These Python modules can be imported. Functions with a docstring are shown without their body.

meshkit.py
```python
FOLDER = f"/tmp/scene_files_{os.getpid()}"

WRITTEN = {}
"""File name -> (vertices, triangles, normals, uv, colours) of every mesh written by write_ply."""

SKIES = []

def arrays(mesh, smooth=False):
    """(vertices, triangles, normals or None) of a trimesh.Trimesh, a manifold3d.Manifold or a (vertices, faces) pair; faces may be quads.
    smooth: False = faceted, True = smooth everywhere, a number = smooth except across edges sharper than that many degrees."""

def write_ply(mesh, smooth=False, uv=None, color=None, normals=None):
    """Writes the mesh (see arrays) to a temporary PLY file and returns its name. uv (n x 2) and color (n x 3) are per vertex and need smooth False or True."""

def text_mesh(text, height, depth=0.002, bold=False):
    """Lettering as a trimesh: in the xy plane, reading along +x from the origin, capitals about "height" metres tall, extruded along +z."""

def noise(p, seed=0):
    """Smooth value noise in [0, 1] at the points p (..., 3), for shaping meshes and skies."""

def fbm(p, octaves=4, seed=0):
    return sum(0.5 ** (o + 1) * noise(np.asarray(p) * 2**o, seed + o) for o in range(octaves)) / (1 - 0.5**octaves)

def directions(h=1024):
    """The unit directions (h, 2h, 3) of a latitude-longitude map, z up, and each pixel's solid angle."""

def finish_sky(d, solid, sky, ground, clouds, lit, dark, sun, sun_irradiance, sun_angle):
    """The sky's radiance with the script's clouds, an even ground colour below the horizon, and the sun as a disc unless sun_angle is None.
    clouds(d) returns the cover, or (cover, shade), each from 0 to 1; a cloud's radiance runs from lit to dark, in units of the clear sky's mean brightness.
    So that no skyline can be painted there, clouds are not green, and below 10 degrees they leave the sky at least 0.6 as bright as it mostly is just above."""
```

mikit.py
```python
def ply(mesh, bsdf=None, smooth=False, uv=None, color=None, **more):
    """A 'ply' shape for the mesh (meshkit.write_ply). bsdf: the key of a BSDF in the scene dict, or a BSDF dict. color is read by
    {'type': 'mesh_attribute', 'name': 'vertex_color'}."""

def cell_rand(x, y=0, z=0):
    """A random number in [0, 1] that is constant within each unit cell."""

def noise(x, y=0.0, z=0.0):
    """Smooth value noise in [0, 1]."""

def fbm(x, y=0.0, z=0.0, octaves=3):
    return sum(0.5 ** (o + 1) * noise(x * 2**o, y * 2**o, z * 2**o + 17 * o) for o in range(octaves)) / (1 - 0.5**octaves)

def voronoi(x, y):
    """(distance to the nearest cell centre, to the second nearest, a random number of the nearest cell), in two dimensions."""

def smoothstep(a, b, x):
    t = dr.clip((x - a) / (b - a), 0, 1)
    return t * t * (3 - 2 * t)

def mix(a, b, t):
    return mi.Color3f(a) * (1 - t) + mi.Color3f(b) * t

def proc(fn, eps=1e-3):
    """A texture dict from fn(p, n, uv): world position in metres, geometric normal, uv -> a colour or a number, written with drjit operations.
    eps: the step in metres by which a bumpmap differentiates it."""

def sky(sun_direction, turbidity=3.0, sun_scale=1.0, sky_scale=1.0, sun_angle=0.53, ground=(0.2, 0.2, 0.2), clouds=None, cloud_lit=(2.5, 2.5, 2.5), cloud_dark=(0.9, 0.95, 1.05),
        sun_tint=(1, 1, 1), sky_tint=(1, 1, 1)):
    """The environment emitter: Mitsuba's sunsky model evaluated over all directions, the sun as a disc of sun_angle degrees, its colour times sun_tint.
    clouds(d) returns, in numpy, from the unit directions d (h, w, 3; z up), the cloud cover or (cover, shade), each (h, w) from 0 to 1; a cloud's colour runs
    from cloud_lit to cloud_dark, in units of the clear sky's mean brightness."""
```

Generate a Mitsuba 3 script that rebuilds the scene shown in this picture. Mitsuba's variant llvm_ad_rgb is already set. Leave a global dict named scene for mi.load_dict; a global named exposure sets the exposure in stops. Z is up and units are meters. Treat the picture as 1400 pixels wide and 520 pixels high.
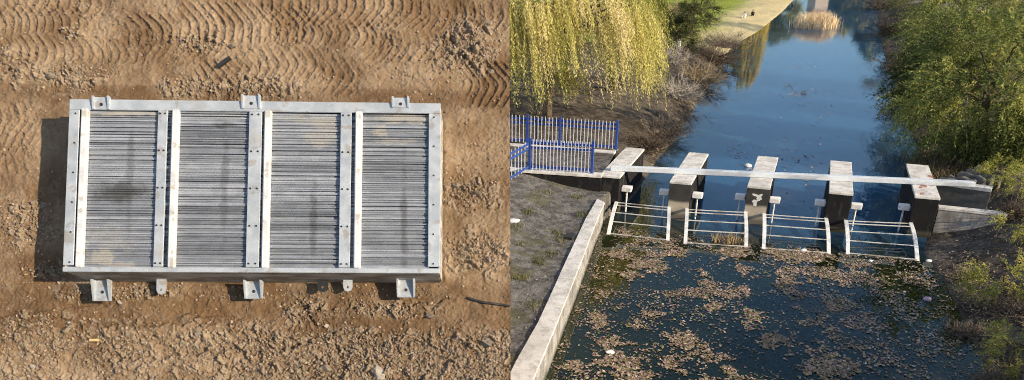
import math, random
import numpy as np, trimesh, drjit as dr, mitsuba as mi
import mikit, meshkit
from mikit import noise, fbm, smoothstep, mix, proc, voronoi
from shapely.geometry import Polygon
from shapely import contains_xy
T = mi.ScalarTransform4f
rng = np.random.default_rng(7)

# ------------------------------------------------------------------ camera, sky, exposure
F, PX, PY, HC = 1100.0, 700.0, 510.0, 13.0          # focal length and principal point in photo pixels, height over the water
PITCH = math.radians(29)
C = np.array([0, 0, HC])
FW = np.array([0, math.cos(PITCH), -math.sin(PITCH)])
UP = np.array([0, math.sin(PITCH), math.cos(PITCH)])
RT = np.array([1.0, 0, 0])
scene, labels = {}, {}
scene['camera'] = {'type': 'perspective', 'fov': math.degrees(2 * math.atan(700 / F)), 'fov_axis': 'x',
                   'near_clip': 0.5, 'far_clip': 6000.0,
                   'principal_point_offset_x': 0.0, 'principal_point_offset_y': (260 - PY) / 520,
                   'to_world': T().look_at(origin=C.tolist(), target=(C + FW).tolist(), up=[0, 0, 1])}

# the bank face on the left: its own frame (u right, v up the slope, n out of it)
YAW, TILT = math.radians(2), math.radians(4.5)
SN = (-FW * math.cos(YAW) + RT * math.sin(YAW)) * math.cos(TILT) + UP * math.sin(TILT)
SU = RT * math.cos(YAW) + FW * math.sin(YAW)
SV = np.cross(SN, SU)
def ray(x, y): return RT * (x - PX) / F + UP * (PY - y) / F + FW
S0 = C + ray(350, 260) * 11.8
SUN = 0.73 * SU + 0.67 * SN + 0.0 * SV
def cloud_cover(d):
    q = d * np.array([3.2, 3.2, 7.0])
    n = meshkit.fbm(q + 11.3, 5, 4)
    t = np.clip((n - .47) / .2, 0, 1)
    return .8 * t * t * (3 - 2 * t)
scene['sky'] = mikit.sky(SUN.tolist(), turbidity=3, sun_scale=1.0, sun_tint=(0.94, 1.03, 1.24), sky_scale=.9, sky_tint=(.88, .99, 1.14), clouds=cloud_cover)
exposure = 2.45

# ------------------------------------------------------------------ helpers
def W(x, y, z=0.0):
    d = ray(x, y)
    return C + d * ((z - HC) / d[2])
def UV(x, y, w=0.0):
    d = ray(x, y)
    q = C + d * (((S0 + SN * w - C) @ SN) / (d @ SN)) - S0
    return np.array([q @ SU, q @ SV])
def project(p):
    q = np.asarray(p, float) - C
    return np.array([PX + F * (q @ RT) / (q @ FW), PY - F * (q @ UP) / (q @ FW)])
def z_at(x, y0, y1, z0=0.0):
    """height of a point seen at row y1 straight over the point of height z0 seen at (x, y0)"""
    b, lo, hi = W(x, y0, z0), z0, HC
    for _ in range(40):
        m = (lo + hi) / 2
        if project([b[0], b[1], m])[1] > y1: lo = m
        else: hi = m
    return lo
def slab(u, v, w): return S0 + SU * u + SV * v + SN * w
SLAB_M = np.eye(4); SLAB_M[:3, 0], SLAB_M[:3, 1], SLAB_M[:3, 2], SLAB_M[:3, 3] = SU, SV, SN, S0

def numbered(name):
    if name not in scene and name not in labels: return name
    k = 1
    while f'{name}_{k:03d}' in scene or f'{name}_{k:03d}' in labels: k += 1
    return f'{name}_{k:03d}'
def thing(name, label, cat, group=None):
    key = numbered(name)
    labels[key] = {'label': label, 'category': cat}
    if group: labels[key]['group'] = group
    return key
def obj(name, mesh, bsdf, parent=None, smooth=False, color=None, uv=None, label=None, cat=None, group=None, kind=None):
    key = numbered(parent + '__' + name if parent else name)
    scene[key] = mikit.ply(mesh, bsdf, smooth=smooth, color=color, uv=uv)
    e = {k: v for k, v in dict(label=label, category=cat, group=group, kind=kind).items() if v}
    if e: labels[key] = e
    return key
def cat_(ms): return trimesh.util.concatenate(ms)
def box(lo, hi, ch=0.0):
    lo, hi = np.minimum(lo, hi).astype(float), np.maximum(lo, hi).astype(float)
    if ch <= 0:
        m = trimesh.creation.box(hi - lo); m.apply_translation((lo + hi) / 2); return m
    pts = []
    for k in range(3):
        for s in np.ndindex(2, 2, 2):
            p = np.where(np.array(s) == 0, lo + ch, hi - ch)
            p[k] = lo[k] if s[k] == 0 else hi[k]
            pts.append(p)
    return trimesh.PointCloud(pts).convex_hull
def frame_mesh(m, o, ex, ey, ez):
    M = np.eye(4); M[:3, 0], M[:3, 1], M[:3, 2], M[:3, 3] = ex, ey, ez, o
    m = m.copy(); m.apply_transform(M); return m
def to_slab(m):
    m = m.copy(); m.apply_transform(SLAB_M); return m
def tube(points, radii, sides=6, caps=True):
    p = np.asarray(points, float); r = np.broadcast_to(radii, (len(p),))
    t = np.gradient(p, axis=0); t /= np.linalg.norm(t, axis=1, keepdims=True) + 1e-12
    a = np.cross(t, np.where(np.abs(t[:, 2:]) < 0.9, [0, 0, 1.0], [1.0, 0, 0])); a /= np.linalg.norm(a, axis=1, keepdims=True) + 1e-12
    b, ang = np.cross(t, a), np.arange(sides) * 2 * np.pi / sides
    v = (p[:, None] + r[:, None, None] * (np.cos(ang)[None, :, None] * a[:, None] + np.sin(ang)[None, :, None] * b[:, None])).reshape(-1, 3)
    i, j = np.meshgrid(np.arange(len(p) - 1), np.arange(sides), indexing='ij')
    q = np.stack([i * sides + j, i * sides + (j + 1) % sides, (i + 1) * sides + (j + 1) % sides, (i + 1) * sides + j], -1).reshape(-1, 4)
    f = np.vstack([q[:, [0, 1, 2]], q[:, [0, 2, 3]]])
    if caps:
        n = len(p) * sides
        v = np.vstack([v, p[0], p[-1]])
        k = np.arange(sides)
        f = np.vstack([f, np.stack([(k + 1) % sides, k, k * 0 + n], 1), np.stack([n - sides + k, n - sides + (k + 1) % sides, k * 0 + n + 1], 1)])
    return trimesh.Trimesh(v, f, process=False)
def bar(p, q, wid, hgt, upv=(0, 0, 1)):
    p, q = np.asarray(p, float), np.asarray(q, float)
    L = np.linalg.norm(q - p); ex = (q - p) / L
    ey = np.cross(upv, ex); ey /= np.linalg.norm(ey); ez = np.cross(ex, ey)
    return frame_mesh(box((0, -wid / 2, -hgt / 2), (L, wid / 2, hgt / 2), min(wid, hgt) * 0.08), p, ex, ey, ez)
def prism(poly, z0, z1):
    """horizontal polygon (world xy) from z0 to z1"""
    pg = Polygon([tuple(map(float, q[:2])) for q in poly])
    m = trimesh.creation.extrude_polygon(pg, z1 - z0, engine='earcut'); m.apply_translation((0, 0, z0)); return m
def rock(size, seed, sub=1, squash=0.6):
    m = trimesh.creation.icosphere(subdivisions=sub)
    v = m.vertices
    r = 0.65 + 0.7 * meshkit.fbm(v * 1.3 + seed * 7.1, 2, seed)
    v = v * r[:, None] * np.array([1, 0.75, squash]) * size
    return trimesh.Trimesh(v, m.faces, process=False)
def leaf_quads(c, a, b):
    """diamond leaves: centres, half length vectors, half width vectors"""
    n = len(c)
    v = np.stack([c - a, c + b - a * 0.1, c + a, c - b - a * 0.1], 1).reshape(-1, 3)
    i = np.arange(n)[:, None] * 4
    f = np.vstack([i + [0, 1, 2], i + [0, 2, 3]])
    return v, f
def unit(v): return v / (np.linalg.norm(v, axis=-1, keepdims=True) + 1e-12)

# ------------------------------------------------------------------ materials
def rgb(*c): return {'type': 'rgb', 'value': list(c)}
VC = {'type': 'mesh_attribute', 'name': 'vertex_color'}
def two(b): return {'type': 'twosided', 'bsdf': b}
scene['dirt'] = two({'type': 'diffuse', 'reflectance': VC})
scene['litter'] = two({'type': 'diffuse', 'reflectance': VC})
scene['foliage'] = {'type': 'principledthin', 'base_color': VC, 'roughness': 0.6, 'diff_trans': 0.7, 'spec_trans': 0.0}
scene['bark'] = two({'type': 'diffuse', 'reflectance': proc(lambda p, n, uv: mix((0.07, 0.055, 0.04), (0.16, 0.13, 0.10), fbm(p.x * 9, p.y * 9, p.z * 3)))})
scene['twig'] = two({'type': 'diffuse', 'reflectance': rgb(0.20, 0.17, 0.14)})
def galv_fn(p, n, uv):
    k = fbm(p.x * 6, p.y * 6, p.z * 6); s = noise(p.x * 60, p.y * 60, p.z * 60)
    c = mix((0.35, 0.395, 0.455), (0.47, 0.52, 0.585), smoothstep(0.3, 0.7, k) * 0.8 + 0.2 * s)
    d = smoothstep(0.62, 0.75, fbm(p.x * 2.3 + 5, p.y * 2.3, p.z * 2.3, 4))
    mud = smoothstep(0.60, 0.70, fbm(p.x * 7, p.y * 7 + 3, p.z * 7, 4))
    return mix(mix(c, (0.38, 0.36, 0.32), d * 0.35), (0.26, 0.20, 0.14), mud * 0.45)
scene['galvanised'] = two({'type': 'principled', 'base_color': proc(galv_fn), 'roughness': 0.5, 'metallic': 0.25, 'specular': 0.5})
scene['white_paint'] = two({'type': 'principled', 'base_color': proc(lambda p, n, uv: mix((0.60, 0.62, 0.63), (0.80, 0.81, 0.81), smoothstep(0.3, 0.55, fbm(p.x * 3, p.y * 3, p.z * 5)))), 'roughness': 0.45})
scene['rack_paint'] = two({'type': 'principled', 'base_color': proc(lambda p, n, uv: mix((0.30, 0.27, 0.22), (0.55, 0.56, 0.56), smoothstep(0.25, 0.5, fbm(p.x * 2.5, p.y * 2.5, p.z * 6)))), 'roughness': 0.5})
scene['blue_paint'] = two({'type': 'principled', 'base_color': proc(lambda p, n, uv: mix((0.010, 0.04, 0.24), (0.035, 0.085, 0.33), fbm(p.x * 4, p.y * 4, p.z * 2.5, 4))), 'roughness': 0.45})
scene['dark_metal'] = two({'type': 'principled', 'base_color': rgb(0.02, 0.022, 0.025), 'roughness': 0.5})
scene['plastic_white'] = two({'type': 'diffuse', 'reflectance': rgb(0.75, 0.76, 0.78)})
scene['plastic_violet'] = two({'type': 'diffuse', 'reflectance': rgb(0.55, 0.45, 0.62)})
def concrete_fn(p, n, uv):
    k = fbm(p.x * 1.7, p.y * 1.7, p.z * 1.7, 5); s = noise(p.x * 45, p.y * 45, p.z * 45)
    c = mix((0.27, 0.265, 0.265), (0.43, 0.425, 0.42), smoothstep(0.3, 0.7, k)) * (0.82 + 0.36 * s)
    st = smoothstep(0.5, 0.75, fbm(p.x * 7, p.y * 7, p.z * 1.2 + 3, 3))
    c = mix(c, (0.15, 0.14, 0.12), st * 0.6)
    wet = 1 - smoothstep(0.02, 0.35, p.z + 0.25 * (k - 0.5))
    return mix(c, (0.07, 0.075, 0.05), wet * 0.8)
scene['concrete'] = two({'type': 'diffuse', 'reflectance': proc(concrete_fn)})
def pale_fn(p, n, uv):
    k = fbm(p.x * 2.2, p.y * 2.2, p.z * 2.2, 5); s = noise(p.x * 40, p.y * 40, p.z * 40)
    c = mix((0.58, 0.57, 0.55), (0.78, 0.77, 0.75), smoothstep(0.3, 0.65, k)) * (0.85 + 0.3 * s)
    st = smoothstep(0.52, 0.68, fbm(p.x * 5 + 9, p.y * 5, p.z * 3, 4))
    return mix(c, (0.30, 0.26, 0.22), st * 0.35)
scene['pale_concrete'] = two({'type': 'diffuse', 'reflectance': proc(pale_fn)})
def tar_fn(p, n, uv):
    k = fbm(p.x * 2.5, p.y * 2.5, p.z * 2.0 + 4, 4)
    c = mix((0.006, 0.006, 0.008), (0.017, 0.017, 0.018), k)
    worn = smoothstep(0.58, 0.72, fbm(p.x * 4, p.y * 4, p.z * 1.5, 4))
    c = mix(c, (0.07, 0.066, 0.062), worn * 0.4)
    low = 1 - smoothstep(0.1, 0.35, p.z + 0.3 * (k - 0.5))
    return mix(mix(c, (0.16, 0.14, 0.11), low * 0.6), (0.030, 0.034, 0.016), (1 - smoothstep(0.10, 0.22, p.z + 0.15 * (k - 0.5))) * 0.9)
scene['bitumen'] = two({'type': 'principled', 'base_color': proc(tar_fn), 'roughness': 0.8, 'specular': 0.25})
def grey_fn(p, n, uv):
    k = fbm(p.x * 2.5, p.y * 2.5, p.z * 2.0 + 4, 4)
    c = mix((0.04, 0.04, 0.041), (0.085, 0.084, 0.083), k)
    low = 1 - smoothstep(0.85, 1.05, p.z + 0.2 * (k - 0.5))
    return mix(c, (0.44, 0.40, 0.33), low * (0.25 + 0.75 * smoothstep(0.2, 0.55, p.z)))
scene['worn_bitumen'] = two({'type': 'diffuse', 'reflectance': proc(grey_fn)})
def water_fn(p, n, uv):
    k = fbm(p.x * 0.18, p.y * 0.18, 0.0, 3)
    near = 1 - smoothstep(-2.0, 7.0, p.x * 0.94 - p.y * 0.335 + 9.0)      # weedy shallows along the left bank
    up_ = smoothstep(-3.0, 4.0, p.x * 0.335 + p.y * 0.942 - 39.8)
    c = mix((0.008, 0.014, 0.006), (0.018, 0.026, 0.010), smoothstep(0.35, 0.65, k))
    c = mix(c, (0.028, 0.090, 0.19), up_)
    return mix(c, (0.026, 0.030, 0.010), near * (0.5 + 0.5 * smoothstep(0.35, 0.6, fbm(p.x * 0.7, p.y * 0.7, 4.0, 3))))
scene['water_surface'] = {'type': 'bumpmap', 'scale': 1.0,
    'arbitrary': proc(lambda p, n, uv: 0.0024 * noise(p.x * 2.1 + 3 * noise(p.x * .6, p.y * .6), p.y * 2.1, 1.0) + 0.0005 * noise(p.x * 7, p.y * 7, 2.0), eps=0.02),
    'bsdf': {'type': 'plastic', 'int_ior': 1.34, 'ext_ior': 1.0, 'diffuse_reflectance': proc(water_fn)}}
LAWN_A, LAWN_D = W(985, 55)[:2], None
def terrain_fn(p, n, uv):
    k1 = fbm(p.x * 0.35, p.y * 0.35, 0.0, 4); k2 = fbm(p.x * 3.1, p.y * 3.1, 3.0, 4); k3 = noise(p.x * 14, p.y * 14, 1.0)
    a = p.x * 0.335 + p.y * 0.942 - 39.8      # along the canal from the piers
    c = p.x * 0.942 - p.y * 0.335 + 8.9       # across, from the left pier
    soil = mix((0.062, 0.054, 0.047), (0.145, 0.128, 0.112), smoothstep(0.3, 0.7, k1 * 0.5 + k2 * 0.5)) * (0.7 + 0.6 * k3)
    gravel = mix((0.105, 0.101, 0.098), (0.185, 0.178, 0.172), smoothstep(0.3, 0.7, k2)) * (0.6 + 0.8 * noise(p.x * 24, p.y * 24, 1.0))
    gravel = mix(gravel, (0.10, 0.10, 0.045), smoothstep(0.62, 0.72, fbm(p.x * 0.9, p.y * 0.9, 7.0, 3)) * 0.5)
    out = mix(soil, gravel, (1 - smoothstep(2.0, 6.0, a)) * (1 - smoothstep(2.0, 4.0, c)))
    lawn_green = mix((0.20, 0.27, 0.05), (0.32, 0.37, 0.09), k2) * (0.8 + 0.4 * k3)
    lawn_dry = mix((0.50, 0.43, 0.25), (0.64, 0.56, 0.34), k2) * (0.85 + 0.3 * k3)
    dry = smoothstep(0.0, 5.0, c + 8.0 + 4.0 * (k1 - 0.5))
    lawn = mix(lawn_green, lawn_dry, dry)
    lm = smoothstep(58.0, 66.0, a + 8 * (k1 - 0.5)) * (1 - smoothstep(10.0, 14.0, c))
    out = mix(out, lawn, lm)
    far_right = smoothstep(19.0, 23.0, c) * smoothstep(-5.0, 5.0, a)
    return mix(out, mix((0.30, 0.25, 0.20), (0.42, 0.36, 0.30), k2), far_right * smoothstep(0.45, 0.6, k1))
scene['earth'] = two({'type': 'bumpmap', 'scale': 1.0, 'arbitrary': proc(lambda p, n, uv: 0.05 * fbm(p.x * 5, p.y * 5, p.z * 5, 3), eps=0.02),
                      'bsdf': {'type': 'diffuse', 'reflectance': proc(terrain_fn)}})

# ------------------------------------------------------------------ canal frame
D2, E2 = np.array([0.335, 0.942, 0]), np.array([0.942, -0.335, 0])     # along (away), across (right)
Z3 = np.array([0, 0, 1.0])
# ------------------------------------------------------------------ river outline and terrain
wt = 1.2
top_r = [W(x, y, wt)[:2] for x, y in [(676, 640), (738, 495), (761, 440), (795, 355), (815, 302), (826, 277)]]
left_px = [(852, 285), (872, 262), (898, 220), (930, 182), (948, 150), (972, 112), (992, 80), (1004, 62), (1040, 42), (1070, 17), (1086, 0), (1100, -30)]
right_px = [(1190, -30), (1196, 0), (1206, 70), (1226, 130), (1244, 180), (1268, 232), (1272, 262), (1268, 318), (1262, 345), (1292, 390), (1312, 430), (1334, 480), (1352, 520), (1420, 900)]
river = [W(600, 900)[:2]] + top_r + [W(*q)[:2] for q in left_px] + [W(*q)[:2] for q in right_px]
river = np.array(river)
RIVER = Polygon(river)
def river_dist(x, y):
    best = np.full(x.shape, 1e9)
    pts = np.vstack([river, river[:1]])
    for a, b in zip(pts[:-1], pts[1:]):
        ab = b - a
        t = np.clip(((x - a[0]) * ab[0] + (y - a[1]) * ab[1]) / (ab @ ab), 0, 1)
        best = np.minimum(best, (x - a[0] - t * ab[0]) ** 2 + (y - a[1] - t * ab[1]) ** 2)
    d = np.sqrt(best)
    return np.where(contains_xy(RIVER, x, y), -d, d)
def ss(a, b, x):
    t = np.clip((x - a) / (b - a), 0, 1); return t * t * (3 - 2 * t)
def ground_z(x, y):
    x, y = np.asarray(x, float), np.asarray(y, float)
    d = river_dist(x, y)
    a = x * .335 + y * .942 - 39.8; c = x * .942 - y * .335 + 8.9
    pts = np.stack([x, y, x * 0], -1)
    n1 = meshkit.fbm(pts * 0.25, 4, 3) - .5; n2 = meshkit.fbm(pts * 1.4, 3, 5) - .5
    left = c < 7
    soft = 2.2 * (1 - np.exp(-np.maximum(d, 0) / 4.0)) + 0.02 * np.maximum(d - 10, 0)
    soft = np.where(left, soft, 0.35 * (1 - np.exp(-np.maximum(d, 0) / 1.2)) + 0.22 * np.maximum(d, 0) * ss(0, 4, d) - 0.12 * np.maximum(d - 12, 0))
    soft = soft * (1 - 0.72 * ss(50, 62, a) * left)
    soft = soft + n1 * 0.7 * ss(0, 4, d) + n2 * 0.22 * ss(0, 1.5, d)
    lot = 1.13 + .8 * ss(0.8, 6.2, d) + n2 * 0.10 + n1 * .1
    is_lot = left & (a < 0.9)
    z = np.where(is_lot, np.where(d > 0.28, lot, -1.0), soft)
    z = np.where(d < 0, np.where(is_lot, -1.0, -np.minimum(-d * 0.5, 1.0) - 0.02), z)
    return z
def steps(*segs):
    out = []
    for lo, hi, s in segs: out.append(np.linspace(lo, hi, max(2, int(round(abs(hi - lo) / s)) + 1)))
    return np.unique(np.concatenate(out))
gx = np.concatenate([-np.geomspace(60, 2500, 14)[::-1], steps((-59, -4, 2.5), (-3, 34, .2), (34.5, 95, .7)), np.geomspace(97, 2500, 14)])
gy = np.concatenate([[-300, -80, -30, -10, 0, 8, 14, 18], steps((19, 62, .2), (62.5, 185, .7)), np.geomspace(187, 4000, 16)])
X, Y = np.meshgrid(gx, gy)
Z = ground_z(X, Y)
ny, nx = X.shape
gi, gj = np.meshgrid(np.arange(ny - 1), np.arange(nx - 1), indexing='ij')
GF = np.stack([gi * nx + gj, gi * nx + gj + 1, (gi + 1) * nx + gj + 1, (gi + 1) * nx + gj], -1).reshape(-1, 4)
obj('ground', (np.stack([X, Y, Z], -1).reshape(-1, 3), GF), 'earth', smooth=True, kind='structure', label='dark gravelly soil and lawn on both banks of the canal')
wm = np.array([[-40, -20, 0], [400, -20, 0], [400, 420, 0], [-40, 420, 0.0]])
obj('water', (wm, np.array([[0, 1, 2, 3]])), 'water_surface', kind='structure', label='still dark canal water reflecting the blue sky')

# ------------------------------------------------------------------ the earth bank (left), with tyre tracks and clods
def chev(x, y, per, sharp, lean):
    """tread arcs along x: x, y in photo-pixel units on the face"""
    ph = (x + sharp * np.sqrt(y * y + 30) + lean * y + 4 * (nz(2.4, 2, 91) - .5)) / per
    s = ph - np.floor(ph)
    return np.exp(-((s - .5) / .17) ** 2)
uL, uR = UV(-40, 260)[0], UV(697.5, 260)[0]
vB, vT = UV(350, 545)[1], UV(350, -45)[1]
pxm = 11.8 / F
us = np.concatenate([steps((uL - 6, uL - .05, .1)), np.arange(uL, uR, 0.0095), [uR]])
z_of_v = lambda v: S0[2] + SV[2] * v
v_ground = (0.2 - S0[2]) / SV[2]
vs = np.concatenate([steps((v_ground, vB - .02, .04)), np.arange(vB, vT, 0.0095), steps((vT + .1, vT + .5, .2))])
U, V = np.meshgrid(us, vs)
# face coordinates close to photo pixels, to say where tracks and rubble lie
kx = 350 + (U - UV(350, 260)[0]) / (UV(351, 260)[0] - UV(350, 260)[0])
vy = np.array([[yy, UV(350, yy)[1]] for yy in range(-400, 1500, 20)])
ky = np.interp(-V, -vy[:, 1], vy[:, 0])
P3 = np.stack([U, V, U * 0], -1)
nz = lambda s, o, seed: meshkit.fbm(P3 * s, o, seed)
wob = (nz(1.3, 3, 1) - .5) * 16
Hh = (nz(0.9, 3, 2) - .5) * 0.10 + (nz(3.5, 3, 3) - .5) * 0.05 + (nz(16, 3, 4) - .5) * 0.026 + (nz(40, 2, 14) - .5) * 0.018
def band(yc, hw, x0, x1, soft=14):
    yy = ky + wob * .5 - yc
    m = (1 - ss(hw - 4, hw + 4, np.abs(yy))) * ss(x0 - soft, x0 + soft, kx) * (1 - ss(x1 - soft, x1 + soft, kx))
    return yy, m * (0.78 + 0.22 * ss(.36, .56, nz(3.1, 3, 77)))
tread = np.zeros_like(U)
for yc, hw, x0, x1, per, sharp, lean, dep in [(10, 15, -60, 135, 14, .6, .3, .022), (34, 20, -60, 112, 11, .5, -.4, .022), (40, 20, 160, 232, 15, .6, -.5, .032), (32, 27, 238, 420, 12.5, .55, -.45, .03),
        (14, 20, 350, 585, 13, .7, .55, .026), (44, 17, 360, 540, 12.5, .8, -.1, .022), (88, 24, 318, 440, 13, .7, 0, .022), (112, 28, 262, 345, 13, .7, -.3, .024), (104, 26, 436, 490, 13, .8, .1, .02),
        (110, 32, 640, 720, 12, .8, -.2, .028), (128, 12, 350, 412, 13, .3, 0, .02), (168, 24, -60, 46, 12, .6, .2, .02), (215, 24, -60, 40, 13, -.6, .2, .016), (18, 18, 575, 720, 13, .5, .3, .02), (62, 20, 500, 650, 13, .6, .3, .018), (74, 16, -60, 200, 12, .6, -.3, .016), (60, 18, 180, 300, 12, .6, .3, .02)]:
    yy, m = band(yc, hw, x0, x1)
    tread += m * dep * (chev(kx + .35 * wob, yy, per, sharp, lean) - .35)
    tread -= m * .018
Hh += 1.2 * tread * (.35 + .8 * nz(1.6, 3, 92) + .7 * (nz(7, 3, 93) - .35)) + np.abs(tread) * (nz(26, 2, 94) - .5) * 1.1
# rubble: voronoi clods where the ground was churned up
def vor(x, y, seed):
    ix, iy = np.floor(x).astype(int), np.floor(y).astype(int)
    f1 = np.full(x.shape, 9.0); f2 = f1.copy(); idr = np.zeros(x.shape)
    def hsh(a, b, s):
        h = (a * 374761393 + b * 668265263 + s * 2147483647 + seed * 144665) & 0xFFFFFFFF
        h = ((h ^ (h >> 13)) * 1274126177) & 0xFFFFFFFF
        return ((h ^ (h >> 16)) & 0xFFFFFF) / 16777215.0
    for a in (-1, 0, 1):
        for b in (-1, 0, 1):
            cx, cy = ix + a, iy + b
            d = np.hypot(cx + hsh(cx, cy, 1) - x, cy + hsh(cx, cy, 2) - y)
            nearer = d < f1
            f2 = np.where(nearer, f1, np.minimum(f2, d)); idr = np.where(nearer, hsh(cx, cy, 3), idr); f1 = np.where(nearer, d, f1)
    return f1, f2, idr
def blob(xc, yc, rx, ry): return np.clip(1.25 - np.hypot((kx - xc) / rx, (ky - yc) / ry), 0, 1)
zone = ss(425, 462, ky + wob * 1.6 - 0.05 * (kx - 350) * (kx > 350)) * (.55 + .45 * ss(300, 420, kx + wob * 3))
for q in [(640, 262, 55, 26), (655, 345, 60, 30), (265, 122, 75, 18), (260, 60, 45, 16), (100, 110, 60, 22), (45, 310, 50, 40), (70, 372, 40, 18), (110, 402, 30, 14), (345, 118, 70, 18), (190, 400, 70, 12), (40, 462, 50, 30), (540, 424, 60, 14), (420, 425, 40, 20), (10, 100, 50, 30), (640, 60, 50, 40), (90, 50, 20, 12), (60, 440, 60, 14)]:
    zone = np.maximum(zone, blob(*q) * .9)
zone = np.clip(zone + .16, 0, 1) * ss(.22, .55, nz(2.6, 3, 8) + .3 * zone)
wx, wy = (nz(9, 2, 61) - .5) * .16, (nz(9, 2, 62) - .5) * .16
def clods(fq, amp, thr, seed):
    x, y = (U + wx) * fq, (V + wy) * fq
    f1, f2, idr = vor(x, y, seed)
    e = ss(.03, .42, f2 - f1)
    tilt = np.sin(idr * 91.7) * np.sin(x * 2.2 + idr * 40) + np.cos(idr * 57.3) * np.sin(y * 2.2 + idr * 23)
    return e * np.clip((idr - thr) / (1 - thr), 0, 1) * amp * (1 + .5 * tilt), idr
k1_, r3 = clods(8.5, .055, .5, 1); k2_, _ = clods(17, .048, .35, 2); k3_, _ = clods(34, .034, .3, 3)
clod = k1_ * 1.1 + k2_ * (.6 + .4 * nz(4, 2, 63)) + k3_ * .9
Hh += zone * clod
# smooth pressed strips below the rack, with broken ledges
for yl, x0, x1, dh, sl in [(416, 465, 625, .03, -.07), (466, 372, 480, .05, -.28), (447, 80, 330, .035, -.03), (470, 0, 215, .03, .02), (428, 0, 160, .02, -.12), (436, 250, 340, .03, .05), (488, 165, 340, .04, -.1)]:
    yy = ky + wob * .5 + (nz(9, 3, int(yl)) - .5) * 14 - (yl + sl * (kx - (x0 + x1) / 2))
    m = ss(x0 - 15, x0 + 15, kx) * (1 - ss(x1 - 15, x1 + 15, kx))
    Hh += m * dh * (ss(-3, 1, yy) * (1 - ss(1, 30, yy)) - np.exp(-((yy + 3) / 3.0) ** 2) * .6)
yy = ky - (470 - .29 * (kx - 425)); Hh -= .035 * np.exp(-(yy / 2.5) ** 2) * ss(370, 378, kx) * (1 - ss(470, 486, kx))
yy = (kx - 425) - .72 * (ky - 432); Hh -= .05 * np.exp(-(yy / 2.2) ** 2) * ss(418, 422, ky) * (1 - ss(444, 448, ky))
under = ss(40, 95, kx) * (1 - ss(600, 640, kx)) * ss(120, 150, ky) * (1 - ss(392, 408, ky))
Hh = Hh * (1 - .45 * under) - .02 * under
Hh += .07 * np.exp(-((ky - 394 - wob * .3) / 7) ** 2) * ss(80, 120, kx) * (1 - ss(590, 620, kx)) * nz(5, 3, 15) + .08 * np.exp(-((kx - 612 - wob * .3) / 6) ** 2) * ss(150, 180, ky) * (1 - ss(380, 400, ky)) * nz(5, 3, 16)
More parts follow.
